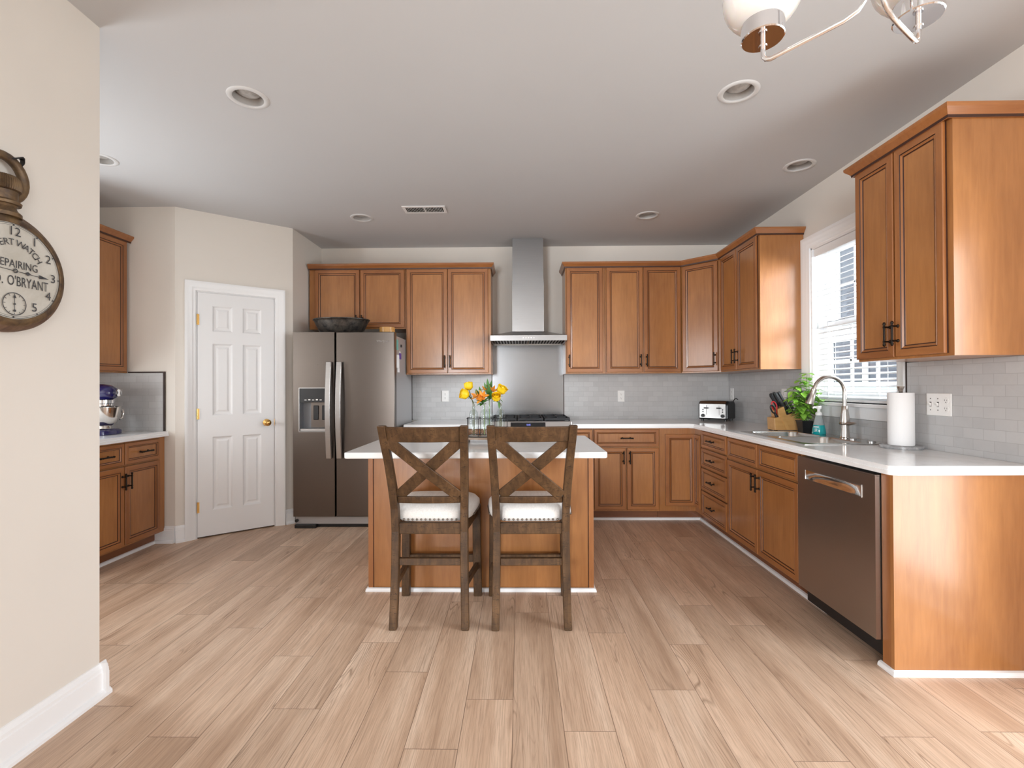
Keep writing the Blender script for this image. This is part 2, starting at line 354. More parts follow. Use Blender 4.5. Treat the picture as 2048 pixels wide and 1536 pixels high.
# ------------------------------------------------------------------ mesh helpers
class MB:
    def __init__(s): s.bm = bmesh.new()
    def _f(s, vs, mi):
        try:
            f = s.bm.faces.new(vs); f.material_index = mi; return f
        except ValueError: return None
    def box(s, x0, y0, z0, x1, y1, z1, mi=0):
        v = [s.bm.verts.new(p) for p in ((x0, y0, z0), (x1, y0, z0), (x1, y1, z0), (x0, y1, z0), (x0, y0, z1), (x1, y0, z1), (x1, y1, z1), (x0, y1, z1))]
        for q in ((0, 3, 2, 1), (4, 5, 6, 7), (0, 1, 5, 4), (1, 2, 6, 5), (2, 3, 7, 6), (3, 0, 4, 7)): s._f([v[i] for i in q], mi)
        return s
    def loops(s, loops, mi=0, cap0=True, cap1=True, closed=True, mis=None):
        L = [[s.bm.verts.new(p) for p in lp] for lp in loops]
        n = len(L[0])
        for k, (a, b) in enumerate(zip(L, L[1:])):
            m_ = mis[k] if mis else mi
            for i in range(n if closed else n - 1):
                j = (i + 1) % n
                s._f([a[i], a[j], b[j], b[i]], m_)
        if cap0: s._f(list(reversed(L[0])), mis[0] if mis else mi)
        if cap1: s._f(L[-1], mis[-1] if mis else mi)
        return s
    def lathe(s, prof, c=(0, 0, 0), seg=24, axis='z', mi=0, mis=None, cap=True):
        lp = []
        for r, h in prof:
            ring = []
            for i in range(seg):
                a = 2 * PI * i / seg
                p = (max(r, 1e-5) * math.cos(a), max(r, 1e-5) * math.sin(a), h)
                if axis == 'y': p = (p[0], h, -p[1])
                elif axis == 'x': p = (h, p[0], p[1])
                ring.append((p[0] + c[0], p[1] + c[1], p[2] + c[2]))
            lp.append(ring)
        return s.loops(lp, mi, cap, cap, mis=mis)
    def cyl(s, c, r, h, axis='z', seg=20, mi=0, r2=None):
        return s.lathe([(r, 0), (r if r2 is None else r2, h)], c, seg, axis, mi)
    def tube(s, pts, r, seg=10, mi=0, cap=True):
        P = [Vector(p) for p in pts]; n = len(P)
        R_ = r if isinstance(r, (list, tuple)) else [r] * n
        T = []
        for i in range(n):
            a = P[max(i - 1, 0)]; b = P[min(i + 1, n - 1)]
            T.append((b - a).normalized())
        ref = Vector((0, 0, 1)) if abs(T[0].z) < 0.9 else Vector((1, 0, 0))
        nrm = T[0].cross(ref).normalized()
        lp = []
        for i in range(n):
            nrm = (nrm - T[i] * nrm.dot(T[i])).normalized()
            bn = T[i].cross(nrm)
            lp.append([P[i] + (nrm * math.cos(2 * PI * k / seg) + bn * math.sin(2 * PI * k / seg)) * R_[i] for k in range(seg)])
        return s.loops(lp, mi, cap, cap)
    def prism(s, pts, lo, hi, axis='y', mi=0):
        def m(p, h):
            return {'y': (p[0], h, p[1]), 'x': (h, p[0], p[1]), 'z': (p[0], p[1], h)}[axis]
        return s.loops([[m(p, lo) for p in pts], [m(p, hi) for p in pts]], mi)
    def sweep_v(s, path, hx, hy, mi=0):
        lp = []
        for (x, y, z) in path:
            lp.append([(x - hx, y - hy, z), (x + hx, y - hy, z), (x + hx, y + hy, z), (x - hx, y + hy, z)])
        return s.loops(lp, mi)
    def beam(s, p, q, w, t, up=(0, 1, 0), mi=0):
        p, q = Vector(p), Vector(q); d = (q - p).normalized(); u = Vector(up)
        u = (u - d * u.dot(d)).normalized(); v = d.cross(u)
        lp = []
        for e in (p, q): lp.append([e + v * (-w / 2) + u * (-t / 2), e + v * (w / 2) + u * (-t / 2), e + v * (w / 2) + u * (t / 2), e + v * (-w / 2) + u * (t / 2)])
        return s.loops(lp, mi)
    def rings(s, x0, x1, z0, z1, prof, mis, y=0.0, mih=None, sign=1):
        """concentric rectangles in the xz plane, prof = [(inset, dy)]; segment k gets mis[k]; top and bottom strips use mih for wood"""
        prev = None
        for k, (i, d) in enumerate(prof):
            cur = [s.bm.verts.new(p) for p in ((x0 + i, y + d, z0 + i), (x1 - i, y + d, z0 + i), (x1 - i, y + d, z1 - i), (x0 + i, y + d, z1 - i))]
            if prev:
                for e in range(4):
                    m_ = mis[k - 1]
                    if m_ == 0 and mih is not None and e in (0, 2): m_ = mih
                    j = (e + 1) % 4
                    s._f([prev[e], prev[j], cur[j], cur[e]], m_)
            prev = cur
        s._f(prev, mis[-1])
        return s
    def patch(s, fn, nu, nv, mi=0):
        g = [[s.bm.verts.new(fn(u / nu, v / nv)) for v in range(nv + 1)] for u in range(nu + 1)]
        for u in range(nu):
            for v in range(nv): s._f([g[u][v], g[u + 1][v], g[u + 1][v + 1], g[u][v + 1]], mi)
        return s
    def sphere(s, c, r, seg=12, rings=8, mi=0, sc=(1, 1, 1)):
        prof = [(math.sin(PI * i / rings) * r, -math.cos(PI * i / rings) * r) for i in range(rings + 1)]
        lp = []
        for q, h in prof:
            lp.append([(c[0] + max(q, 1e-5) * math.cos(2 * PI * k / seg) * sc[0], c[1] + max(q, 1e-5) * math.sin(2 * PI * k / seg) * sc[1], c[2] + h * sc[2]) for k in range(seg)])
        return s.loops(lp, mi)
    def xf(s, mat):
        bmesh.ops.transform(s.bm, matrix=mat, verts=s.bm.verts); return s
    def mesh(s, name, mats, smooth=None):
        bmesh.ops.remove_doubles(s.bm, verts=s.bm.verts, dist=1e-6)
        bmesh.ops.recalc_face_normals(s.bm, faces=s.bm.faces)
        me = bpy.data.meshes.new(name); s.bm.to_mesh(me); s.bm.free()
        for m in (mats if isinstance(mats, (list, tuple)) else [mats]): me.materials.append(M[m] if isinstance(m, str) else m)
        if smooth is not None:
            for p in me.polygons: p.use_smooth = True
            try: me.set_sharp_from_angle(angle=math.radians(smooth))
            except Exception: pass
        return me
    def build(s, name, mats, parent=None, smooth=None, bevel=0.0, seg=2):
        o = bpy.data.objects.new(name, s.mesh(name, mats, smooth)); COL.objects.link(o)
        if parent: o.parent = parent
        if bevel:
            b = o.modifiers.new('bevel', 'BEVEL'); b.width = bevel; b.segments = seg; b.limit_method = 'ANGLE'; b.angle_limit = math.radians(40)
            if hasattr(b, 'harden_normals'): b.harden_normals = False
        return o

def tag(o, label, cat, group=None):
    o['label'] = label; o['category'] = cat
    if group: o['group'] = group
    return o
def thing(name, label, cat, loc=(0, 0, 0), rz=0.0, group=None):
    o = bpy.data.objects.new(name, None); COL.objects.link(o)
    o.empty_display_size = 0.05
    o.location = loc; o.rotation_euler = (0, 0, rz)
    return tag(o, label, cat, group)
def struct(o, kind='structure'):
    o['kind'] = kind; return o
def inst(name, me, parent, loc=(0, 0, 0), rot=(0, 0, 0)):
    o = bpy.data.objects.new(name, me); COL.objects.link(o); o.parent = parent
    o.location = loc; o.rotation_euler = rot
    return o
def dup(root, loc, label, rz=0.0, group=None):
    r = root.copy(); COL.objects.link(r); r.location = loc; r.rotation_euler = (0, 0, rz); r['label'] = label
    if group: r['group'] = group
    for ch in list(root.children):
        c = ch.copy(); COL.objects.link(c); c.parent = r
        for g in list(ch.children):
            d = g.copy(); COL.objects.link(d); d.parent = c
    return r
def text_bm(mb, body, size, place, mi=0, align='CENTER', depth=0.0006):
    """adds lettering to mb; place maps the flat letter plane (x, y, height) to a point"""
    cu = bpy.data.curves.new('t', 'FONT'); cu.body = body; cu.size = size; cu.align_x = align; cu.align_y = 'CENTER'; cu.resolution_u = 3
    o = bpy.data.objects.new('t', cu); COL.objects.link(o)
    dg = bpy.context.evaluated_depsgraph_get(); dg.update()
    me = bpy.data.meshes.new_from_object(o.evaluated_get(dg))
    idx = [mb.bm.verts.new(place(v.co.x, v.co.y, depth)) for v in me.vertices]
    for p in me.polygons: mb._f([idx[i] for i in p.vertices], mi)
    COL.objects.unlink(o); bpy.data.objects.remove(o); bpy.data.curves.remove(cu); bpy.data.meshes.remove(me)

# ------------------------------------------------------------------ room
H = 2.74
XR, YB, XL, YC, XP = 2.21, 5.03, -3.53, 3.83, -1.72       # right wall, back wall, far left wall, wall beside the pantry, partition face
YP = 1.92                                               # partition end
A = Vector((-2.806, YC)); B = Vector((-2.105, 4.385)); DD = (B - A).normalized(); DLEN = (B - A).length; DANG = math.atan2(DD.y, DD.x)
YR = -6.6
LIGHTS = [(-1.38, 2.40), (1.115, 2.41), (-2.705, 3.02), (-1.372, 4.13), (1.12, 4.135), (1.897, 3.228)]
RCAN = 0.076

struct(MB().box(-6.3, YR - .1, -0.05, XR + .16, YB + .1, 0).build('floor', 'floor'))

def ceiling():
    bm = bmesh.new(); ed = []
    def loop(pts):
        vs = [bm.verts.new((x, y, H)) for x, y in pts]
        for i in range(len(vs)): ed.append(bm.edges.new((vs[i], vs[(i + 1) % len(vs)])))
    loop([(-6.3, YR - .1), (XR + .16, YR - .1), (XR + .16, YB + .1), (-6.3, YB + .1)])
    for cx, cy in LIGHTS: loop([(cx + RCAN * math.cos(2 * PI * k / 32), cy + RCAN * math.sin(2 * PI * k / 32)) for k in range(32)])
    bmesh.ops.triangle_fill(bm, use_beauty=True, use_dissolve=False, edges=ed)
    for f in bm.faces:
        if f.normal.z > 0: f.normal_flip()
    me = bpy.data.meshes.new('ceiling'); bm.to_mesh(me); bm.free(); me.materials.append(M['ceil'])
    o = bpy.data.objects.new('ceiling', me); COL.objects.link(o); struct(o)
ceiling()

def wall(name, boxes, mat='wall'):
    mb = MB()
    for b in boxes: mb.box(*b)
    return struct(mb.build(name, mat))
wall('wall_back', [(-2.3, YB, 0, XR + .15, YB + .1, H)])
WY0, WY1, WZ0, WZ1 = 2.805, 3.625, 1.135, 2.29            # window opening
PY0, PY1, PZ1 = -0.13, 1.77, 2.06                         # patio door opening
wall('wall_right', [(XR, WY1, 0, XR + .15, YB, H), (XR, WY0, 0, XR + .15, WY1, WZ0), (XR, WY0, WZ1, XR + .15, WY1, H),
                    (XR, PY1, 0, XR + .15, WY0, H), (XR, PY0, PZ1, XR + .15, PY1, H), (XR, -2.4, 0, XR + .15, PY0, H), (XR, YR, 0, XR + .15, -5.8, H), (XR, -5.8, 0, XR + .15, -2.4, .35), (XR, -5.8, 2.35, XR + .15, -2.4, H)])  # unseen opening behind the camera is added for the right fill lamp
wall('wall_partition', [(XP - .12, -1.2, 0, XP, YP, H), (XL, YP - .12, 0, XP - .12, YP, H)])
wall('wall_left', [(XL - .1, YP - .12, 0, XL, 2.05, H), (XL - .1, 2.05, 0, XL, 2.85, .9), (XL - .1, 2.05, 2.2, XL, 2.85, H), (XL - .1, 2.85, 0, XL, YC + .1, H)])  # hidden opening added to let the left fill lamp in
wall('wall_pantry_front', [(XL, YC, 0, A.x - 0.03, YC + .1, H)])
def diag_wall():
    n = Vector((-DD.y, DD.x)) * 0.1
    e0 = Vector((A.x - 0.03, A.y))
    q = [(A.x - .03, A.y), (A.x, A.y), (B.x, B.y), (B.x, YB), (B.x - .1, YB), (B.x - .1, B.y + .06), (A.x - .03, A.y + .1)]
    up = Vector((-DD.y, DD.x)) * .1
    a0 = A + DD * .144; a1 = A + DD * .742
    mb = MB()
    mb.prism([(A.x - .03, A.y), tuple(A), tuple(a0), tuple(a0 + up), (A.x - .03, A.y + .1)], 0, H, 'z')
    mb.prism([tuple(a0), tuple(a1), tuple(a1 + up), tuple(a0 + up)], 2.068, H, 'z')
    mb.prism([tuple(a1), tuple(B), (B.x, YB), (B.x - .1, YB), (B.x - .1, B.y + .06), tuple(a1 + up)], 0, H, 'z')
    return struct(mb.build('wall_pantry', 'wall'))
diag_wall()
wall('wall_rear', [(-1.6, YR - .1, 0, XR, YR, H), (-6.3, YR - .1, 0, -4.15, YR, H), (-4.15, YR - .1, 0, -1.6, YR, .3), (-4.15, YR - .1, 2.45, -1.6, YR, H)])  # unseen opening added for the rear fill lamp
wall('wall_family_room', [(-6.3, YR, 0, -6.2, YP - .12, H), (-6.2, YP - .12, 0, XL - .1, YP, H)])

def patio_frame():
    mb = MB()
    for y0, y1 in ((PY0, PY0 + .07), (PY1 - .07, PY1), (0.79, 0.86)): mb.box(XR + .03, y0, 0, XR + .1, y1, PZ1)
    mb.box(XR + .03, PY0, PZ1 - .07, XR + .1, PY1, PZ1); mb.box(XR + .03, PY0, 0, XR + .1, PY1, .05)
    for y0, y1 in ((PY0 - .09, PY0), (PY1, PY1 + .09)): mb.box(XR - .018, y0, 0, XR, y1, PZ1 + .09)
    mb.box(XR - .018, PY0, PZ1, XR, PY1, PZ1 + .09)
    struct(mb.build('door_2', 'trimw'))
patio_frame()

BB = [(0, 0), (-0.030, 0), (-0.030, 0.012), (-0.022, 0.022), (-0.015, 0.026), (-0.015, 0.098), (-0.012, 0.102), (-0.012, 0.115), (-0.006, 0.124), (-0.004, 0.133), (0, 0.135)]
def base_run(name, p, q, ext0=0.0, ext1=0.0):
    """baseboard with shoe moulding along p -> q; the room is on the right-hand side of the walk"""
    p, q = Vector(p), Vector(q); d = (q - p).normalized(); nr = Vector((d.y, -d.x))
    p = p - d * ext0; q = q + d * ext1
    lp = [[(e.x - nr.x * a, e.y - nr.y * a, z) for a, z in BB] for e in (p, q)]
    return struct(MB().loops(lp).build(name, 'trimw'))
base_run('baseboard_partition', (XP, -1.2), (XP, YP), 0, 0.028)
base_run('baseboard_partition_end', (XP, YP), (XL, YP), 0.028, 0)
base_run('baseboard_pantry_front', (-2.975, YC), (A.x, A.y))
base_run('baseboard_pantry', A, A + DD * 0.064)
base_run('baseboard_pantry_edge', A + DD * 0.828, B, 0, 0.012)
base_run('baseboard_pantry_side', B, (B.x, YB))
base_run('baseboard_right', (XR, PY0 - .09), (XR, YR))
base_run('baseboard_rear', (XR, YR), (-6.2, YR))

# white quarter-round shoe strips along the cabinet bases
def shoe(name, pts):
    mb = MB()
    P_ = [Vector(p) for p in pts]
    prof = [(0, 0), (0.016, 0), (0.016, 0.008), (0.011, 0.018), (0, 0.022)]
    lp = []
    for i, p in enumerate(P_):
        d0 = (P_[i] - P_[i - 1]).normalized() if i else (P_[1] - P_[0]).normalized()
        d1 = (P_[i + 1] - P_[i]).normalized() if i < len(P_) - 1 else d0
        n0, n1 = Vector((d0.y, -d0.x)), Vector((d1.y, -d1.x))
        m_ = (n0 + n1).normalized(); k = 1 / max(0.3, m_.dot(n0))
        lp.append([(p.x + m_.x * a * k, p.y + m_.y * a * k, z) for a, z in prof])
    mb.loops(lp)
    return struct(mb.build(name, 'trimw'))

# ------------------------------------------------------------------ pantry door (six panels) and its casing
def pantry():
    rt = bpy.data.objects.new('door_1', None); COL.objects.link(rt); struct(rt)
    rt['label'] = 'white six-panel pantry door with a brass knob'
    rt.location = (A.x, A.y, 0); rt.rotation_euler = (0, 0, DANG)
    w0, w1, top = 0.152, 0.734, 2.06
    c = MB()
    prof = [(0, 0), (0.008, -0.010), (0.03, -0.014), (0.036, -0.018), (0.06, -0.021), (0.07, -0.026), (0.083, -0.026), (0.083, 0)]
    # casing: left leg, head, right leg with mitred corners
    i0, i1, it = w0 - .006, w1 + .006, top + .006
    lp = []
    for (x, z, mx, mz) in ((i0, 0.0, -1, 0), (i0, it, -1, 1), (i1, it, 1, 1), (i1, 0.0, 1, 0)):
        lp.append([(x + mx * a, d, z + mz * a) for a, d in prof])
    c.loops(lp)
    # jamb reveal
    c.box(i0, -.004, 0, w0 - .002, .06, it); c.box(w1 + .002, -.004, 0, i1, .06, it); c.box(i0, -.004, top + .002, i1, .06, it)
    c.build('casing', 'trimw', rt, 40)
    d = MB()
    xs = [w0, w0 + .105, w0 + .255, w0 + .33, w0 + .478, w1]
    zs = [0.012, 0.225, 0.845, 1.025, 1.635, 1.735, 1.955, top]
    for i in range(5):
        for j in range(7):
            x0, x1, z0, z1 = xs[i], xs[i + 1], zs[j], zs[j + 1]
            if i in (1, 3) and j in (1, 3, 5):
                d.rings(x0, x1, z0, z1, [(0, -.006), (.004, -.004), (.012, .004), (.02, .006), (.028, .0065), (.043, .0005)], [0, 0, 0, 0, 0, 0])
            else:
                d._f([d.bm.verts.new(p) for p in ((x0, -.006, z0), (x1, -.006, z0), (x1, -.006, z1), (x0, -.006, z1))], 0)
    d.box(w0, 0.0075, .012, w1, .028, top)
    for (xa, xb) in ((w0, w0 + .0005), (w1 - .0005, w1)): d.box(xa, -.006, .012, xb, .0075, top)
    d.box(w0, -.006, top - .0005, w1, .0075, top); d.box(w0, -.006, .012, w1, .0075, .0125)
    ds = d.build('door', 'doorw', rt)
    for z in (0.26, 1.04, 1.83):
        m = MB(); m.cyl((w0 - .001, -.009, z - .045), .006, .09, seg=10); m.box(w0 - .004, -.0075, z - .044, w0 + .012, -.0058, z + .044)
        m.build('hinge', 'brass', ds, 40)
    k = MB(); k.lathe([(.0, -.006), (.032, -.006), (.030, -.012), (.014, -.016), (.011, -.034), (.016, -.040), (.027, -.052), (.029, -.062), (.024, -.070), (.0, -.074)], (w1 - .062, 0, 0.945), 28, 'y')
    k.build('knob', 'brass', ds, 50)
    s = MB(); s.box(w1 - .002, -.0075, .915, w1 + .003, -.0055, .975); s.build('latch_plate', 'brass', ds)
    g = MB(); g.box(w0 - .002, .03, 0.0, w1 + .002, .0325, top); g.build('gap', 'void', rt)
pantry()

# ------------------------------------------------------------------ window over the sink
def window():
    rt = bpy.data.objects.new('window_1', None); COL.objects.link(rt); struct(rt)
    rt['label'] = 'white double-hung window over the sink'
    c = MB()
    prof = [(0, 0), (0.006, -0.010), (0.028, -0.014), (0.034, -0.018), (0.06, -0.021), (0.07, -0.026), (0.088, -0.026), (0.088, 0)]
    z0 = WZ0 + .002
    lp = []
    for (y, z, my, mz) in ((WY0, z0, -1, 0), (WY0, WZ1, -1, 1), (WY1, WZ1, 1, 1), (WY1, z0, 1, 0)):
        lp.append([(XR + d, y + my * min(a, .066 if my < 0 else .088), z + mz * a) for a, d in prof])
    c.loops(lp)
    c.build('casing', 'trimw', rt, 40)
    st = MB(); st.box(XR - .05, WY0 - .085, WZ0 - .022, XR + .12, WY1 + .10, WZ0); st.box(XR - .019, WY0 - .066, WZ0 - .10, XR, WY1 + .088, WZ0 - .022)
    st.build('sill', 'trimw', rt, bevel=.004)
    j = MB()
    j.box(XR, WY0, WZ0, XR + .15, WY0 + .012, WZ1); j.box(XR, WY1 - .012, WZ0, XR + .15, WY1, WZ1); j.box(XR, WY0, WZ1 - .012, XR + .15, WY1, WZ1)
    j.build('jamb', 'trimw', rt)
    zm = 1.70
    for nm, xo, za, zb in (('upper_sash', .115, zm - .02, WZ1 - .012), ('lower_sash', .085, WZ0, zm + .025)):
        y0, y1 = WY0 + .012, WY1 - .012; x0, x1 = XR + xo, XR + xo + .03; f = .042
        s = MB()
        s.box(x0, y0, za, x1, y0 + f, zb); s.box(x0, y1 - f, za, x1, y1, zb); s.box(x0, y0 + f, za, x1, y1 - f, za + f + (.02 if nm == 'lower_sash' else 0)); s.box(x0, y0 + f, zb - f, x1, y1 - f, zb)
        gw = (y1 - y0 - 2 * f) / 3
        for k in (1, 2): s.box(x0 + .008, y0 + f + gw * k - .009, za + f, x1 - .006, y0 + f + gw * k + .009, zb - f)
        s.box(x0 + .008, y0 + f, (za + zb) / 2 - .009, x1 - .006, y1 - f, (za + zb) / 2 + .009)
        so = s.build(nm, 'trimw', rt, bevel=.002, seg=1)
        g = MB(); g.box(x0 + .013, y0 + f - .005, za + f - .005, x0 + .0145, y1 - f + .005, zb - f + .005)
        g.build('pane', 'glass', so)
    # blind
    b = thing('window_blind', 'white slatted blind lowered inside the window over the sink', 'blind', (XR + .042, (WY0 + WY1) / 2, WZ0 + .004))
    w = (WY1 - WY0) / 2 - .018
    hh = WZ1 - WZ0
    m = MB(); m.box(-.030, -w, hh - .075, .028, w, hh - .017); m.build('head_rail', 'blind', b, bevel=.003)
    m = MB(); n = 27; zt = hh - .10; zb = .035
    for k in range(n):
        z = zb + (zt - zb) * k / (n - 1); t = math.radians(16)
        cx, cz = .0235 * math.cos(t), .0235 * math.sin(t)
        lp = []
        for y in (-w + .004, w - .004):
            lp.append([(-cx, y, z - cz - .0012), (0, y, z + .0018), (cx, y, z + cz - .0012), (cx, y, z + cz + .0012), (0, y, z + .0042), (-cx, y, z - cz + .0012)])
        m.loops(lp)
    m.build('slats', 'blind', b)
    m = MB(); m.box(-.025, -w + .004, .001, .025, w - .004, .018); m.build('bottom_rail', 'blind', b, bevel=.004)
    for y in (-w * .62, w * .62):
        m = MB()
        for dx in (-.026, .026): m.tube([(dx, y, .015), (dx, y, hh - .07)], .0011, 6)
        m.build('ladder_cord', 'blind', b)
    m = MB(); m.tube([(-.034, w * .86, hh - .08), (-.036, w * .87, hh - .62)], .0035, 8); m.build('tilt_wand', 'clearp', b, 40)
window()

# neighbouring house and yard seen through the window
struct(MB().box(XR + .16, -12, -.45, 30, 30, -.40).build('ground_outside', 'yard'))
def neighbour():
    h = thing('neighbour_house', 'pale sided house standing beyond the window over the sink', 'house', (7.2, 9.0, -.40))
    MB().box(0, -6, 0, 4, 8, 6.2).build('wall', 'siding', h)
    for (y0, y1, z0, z1) in ((-.05, 1.95, 1.72, 2.62), (.95, 2.6, 3.0, 4.75), (-3.6, -2.4, 1.7, 3.1)):
        m = MB(); t = .1
        m.box(-.05, y0 - t, z0 - t, 0, y1 + t, z0); m.box(-.05, y0 - t, z1, 0, y1 + t, z1 + t); m.box(-.05, y0 - t, z0, 0, y0, z1); m.box(-.05, y1, z0, 0, y1 + t, z1)
        m.box(-.05, (y0 + y1) / 2 - .07, z0, 0, (y0 + y1) / 2 + .07, z1)
        f = m.build('window', 'trimw', h)
        MB().box(-.02, y0, z0, -.01, y1, z1).build('pane', 'darkglass', f)
neighbour()

# ------------------------------------------------------------------ cabinets
def handle_mesh():
    m = MB(); L = .1
    m.tube([(0, -.030, -L / 2), (0, -.030, L / 2)], .0052, 10)
    for z in (-.5, .5):
        s = 1 if z > 0 else -1
        m.lathe([(.0052, 0), (.0075, s * .002), (.0075, s * .006), (.005, s * .008), (.0062, s * .011), (.0, s * .014)], (0, -.030, z * L - s * .002), 10)
    for z in (-.036, .036):
        m.lathe([(.0085, -.0005), (.0075, -.005), (.0042, -.008), (.0042, -.027), (.0062, -.0265), (.0062, -.034), (.0, -.0345)], (0, 0, z), 10, 'y')
    return m.mesh('handle', 'bronze', 40)
HANDLE = handle_mesh()
def front(x0, x1, z0, z1, sc=1.0):
    m = MB(); k = sc
    m.rings(x0, x1, z0, z1, [(0, 0), (0, -.007), (0, -.016), (.003, -.019), (.034 * k, -.019), (.0355 * k, -.0160), (.0380 * k, -.0160), (.0395 * k, -.0178), (.0485 * k, -.0135), (.0498 * k, -.0105), (.0535 * k, -.0105), (.055 * k, -.0098)],
            [2, 0, 0, 0, 2, 2, 0, 0, 2, 2, 0, 3], mih=1)  # outermost band is shade of the gap, painted in glaze colour
    m._f([m.bm.verts.new(p) for p in ((x0, 0, z0), (x1, 0, z0), (x1, 0, z1), (x0, 0, z1))], 0)
    return m
FM = ['wood', 'woodh', 'glaze', 'panel']
def cabinet(label, loc, rz, w, d, h, fronts, toe=0.0, cat='cabinet', name='upper_cabinet', hollow=False, group=None):
    """local x runs along the front, -y looks into the room, z up from the thing's base"""
    t = thing(name, label, cat, loc, rz, group)
    m = MB(); z0 = toe
    if hollow:
        m.box(0, .0015, z0, w, .020, h); m.box(0, .020, z0, .016, d, h); m.box(w - .016, .020, z0, w, d, h); m.box(.016, .020, z0, w - .016, d, z0 + .016); m.box(.016, d - .01, z0 + .016, w - .016, d, h)
    else:
        m.box(0, .0015, z0, w, d, h)
    # face-frame lip lines between fronts
    m.build('body', 'panel', t)
    if toe:
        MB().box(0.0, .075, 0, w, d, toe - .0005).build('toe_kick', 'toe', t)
    for f in fronts:
        kind, x0, x1, za, zb = f[:5]
        m = front(x0, x1, za, zb, 0.72 if kind == 'drawer' else 1.0)
        o = m.build(kind, FM, t)
        for hd in f[5:]:
            v, hx, hz = hd
            inst('handle', HANDLE, o, (hx, -.019, hz), (0, 0 if v == 'v' else PI / 2, 0))
    return t
ZU, ZT = 1.382, 2.435
RY = -PI / 2
# back wall, uppers (face plane y = 4.70)
YU = 4.70; DU = YB - YU - .002
cabinet('short two-door maple cabinet above the refrigerator', (-2.088, YU, 1.835), 0, .962, DU, ZT - 1.835,
        [('door', .062, .503, .012, .588, ('v', .480, .075)), ('door', .515, .950, .012, .588, ('v', .536, .075))])
cabinet('tall two-door maple wall cabinet between refrigerator and range hood', (-1.122, YU, ZU), 0, .842, DU, ZT - ZU,
        [('door', .012, .411, .012, 1.042, ('v', .386, .125)), ('door', .419, .816, .012, 1.042, ('v', .440, .125))])
cabinet('narrow one-door maple wall cabinet just right of the range hood', (.458, YU, ZU), 0, .388, DU, ZT - ZU,
        [('door', .012, .366, .012, 1.042, ('v', .034, .125))])
cabinet('two-door maple wall cabinet beside the corner cabinet on the back wall', (.848, YU, ZU), 0, .748, DU, ZT - ZU,
        [('door', .012, .366, .012, 1.042, ('v', .343, .125)), ('door', .380, .738, .012, 1.042, ('v', .402, .125))])
# diagonal corner upper
def corner_upper():
    p, q = Vector((1.60, YU)), Vector((1.87, 4.43))
    d = (q - p); L = d.length; ang = math.atan2(d.y, d.x)
    t = thing('corner_upper_cabinet', 'diagonal one-door maple wall cabinet in the corner above the toaster', 'cabinet', (p.x, p.y, ZU), ang)
    R_ = Matrix.Rotation(-ang, 2)
    pts = [(1.60, YU), (1.87, 4.43), (XR - .003, 4.43), (XR - .003, YB - .003), (1.60, YB - .003)]
    loc = [tuple(R_ @ (Vector(k) - p)) for k in pts]
    MB().prism(loc, 0, ZT - ZU, 'z').build('body', 'panel', t)
    o = front(.018, L - .022, .012, 1.036).xf(Matrix.Translation((0, -.0015, 0))).build('door', FM, t)
    inst('handle', HANDLE, o, (L - .046, -.021, .125))
corner_upper()
cabinet('two-door maple wall cabinet on the window wall nearest the corner', (1.87, 4.428, ZU), RY, .716, XR - 1.87 - .003, ZT - ZU,
        [('door', .03, .345, .012, 1.042, ('v', .322, .125)), ('door', .355, .690, .012, 1.042, ('v', .378, .125))])
cabinet('two-door maple wall cabinet hanging above the paper towel holder', (1.87, 2.645, ZU), RY, .575, XR - 1.87 - .003, ZT - ZU - .018,
        [('door', .008, .268, .012, 1.024, ('v', .248, .125)), ('door', .278, .548, .012, 1.024, ('v', .298, .125))])
XLU = -3.195
cabinet('two-door maple wall cabinet above the stand mixer counter', (XLU, 3.04, ZU), PI / 2, .78, XLU - XL - .003, 1.07,
        [('door', .012, .372, .012, 1.058, ('v', .350, .125)), ('door', .382, .755, .012, 1.058, ('v', .402, .125))])

# crown mouldings
CR = [(0, 0), (.006, 0), (.008, .012), (.013, .019), (.021, .028), (.029, .037), (.032, .044), (.032, .054), (0, .054)]
def crown(label, pts, z):
    P_ = [Vector(p) for p in pts]; lp = []
    for i, p in enumerate(P_):
        d0 = (P_[i] - P_[i - 1]).normalized() if i else (P_[1] - P_[0]).normalized()
        d1 = (P_[i + 1] - P_[i]).normalized() if i < len(P_) - 1 else d0
        n0, n1 = Vector((d0.y, -d0.x)), Vector((d1.y, -d1.x))
        m_ = (n0 + n1).normalized(); k = 1 / max(0.3, m_.dot(n0))
        lp.append([(p.x + m_.x * a * k, p.y + m_.y * a * k, z + b) for a, b in CR])
    mb = MB().loops(lp)
    # thin dark glaze line below
    o = mb.build('crown_molding', ['woodh', 'glaze'])
    for p_ in o.data.polygons:
        zz = p_.center.z - z
        if len(p_.vertices) == 4 and (abs(zz - .044) < .002 or abs(zz - .006) < .002): p_.material_index = 1 if abs(zz - .006) < .002 else 0
    return tag(o, label, 'molding')
g_ = .0005
ZC = ZT - .012
def cr(y): return y
crown('maple crown molding over the refrigerator cabinets', [(-2.088, YU - .020), (-.278, YU - .020), (-.278, YB - .003)], ZC)
crown('maple crown molding running round the corner above the toaster', [(.456, YB - .003), (.456, YU - .020), (1.592, YU - .020), (1.850, 4.422), (1.850, 3.709), (XR - .003, 3.709)], ZC)
crown('maple crown molding over the cabinet above the paper towels', [(XR - .003, 2.648), (1.850, 2.648), (1.850, 2.067), (XR - .003, 2.067)], ZC - .020)
crown('maple crown molding over the cabinet above the stand mixer', [(XLU + .020, 3.04), (XLU + .020, YC - .003)], ZU + 1.07 - .012)

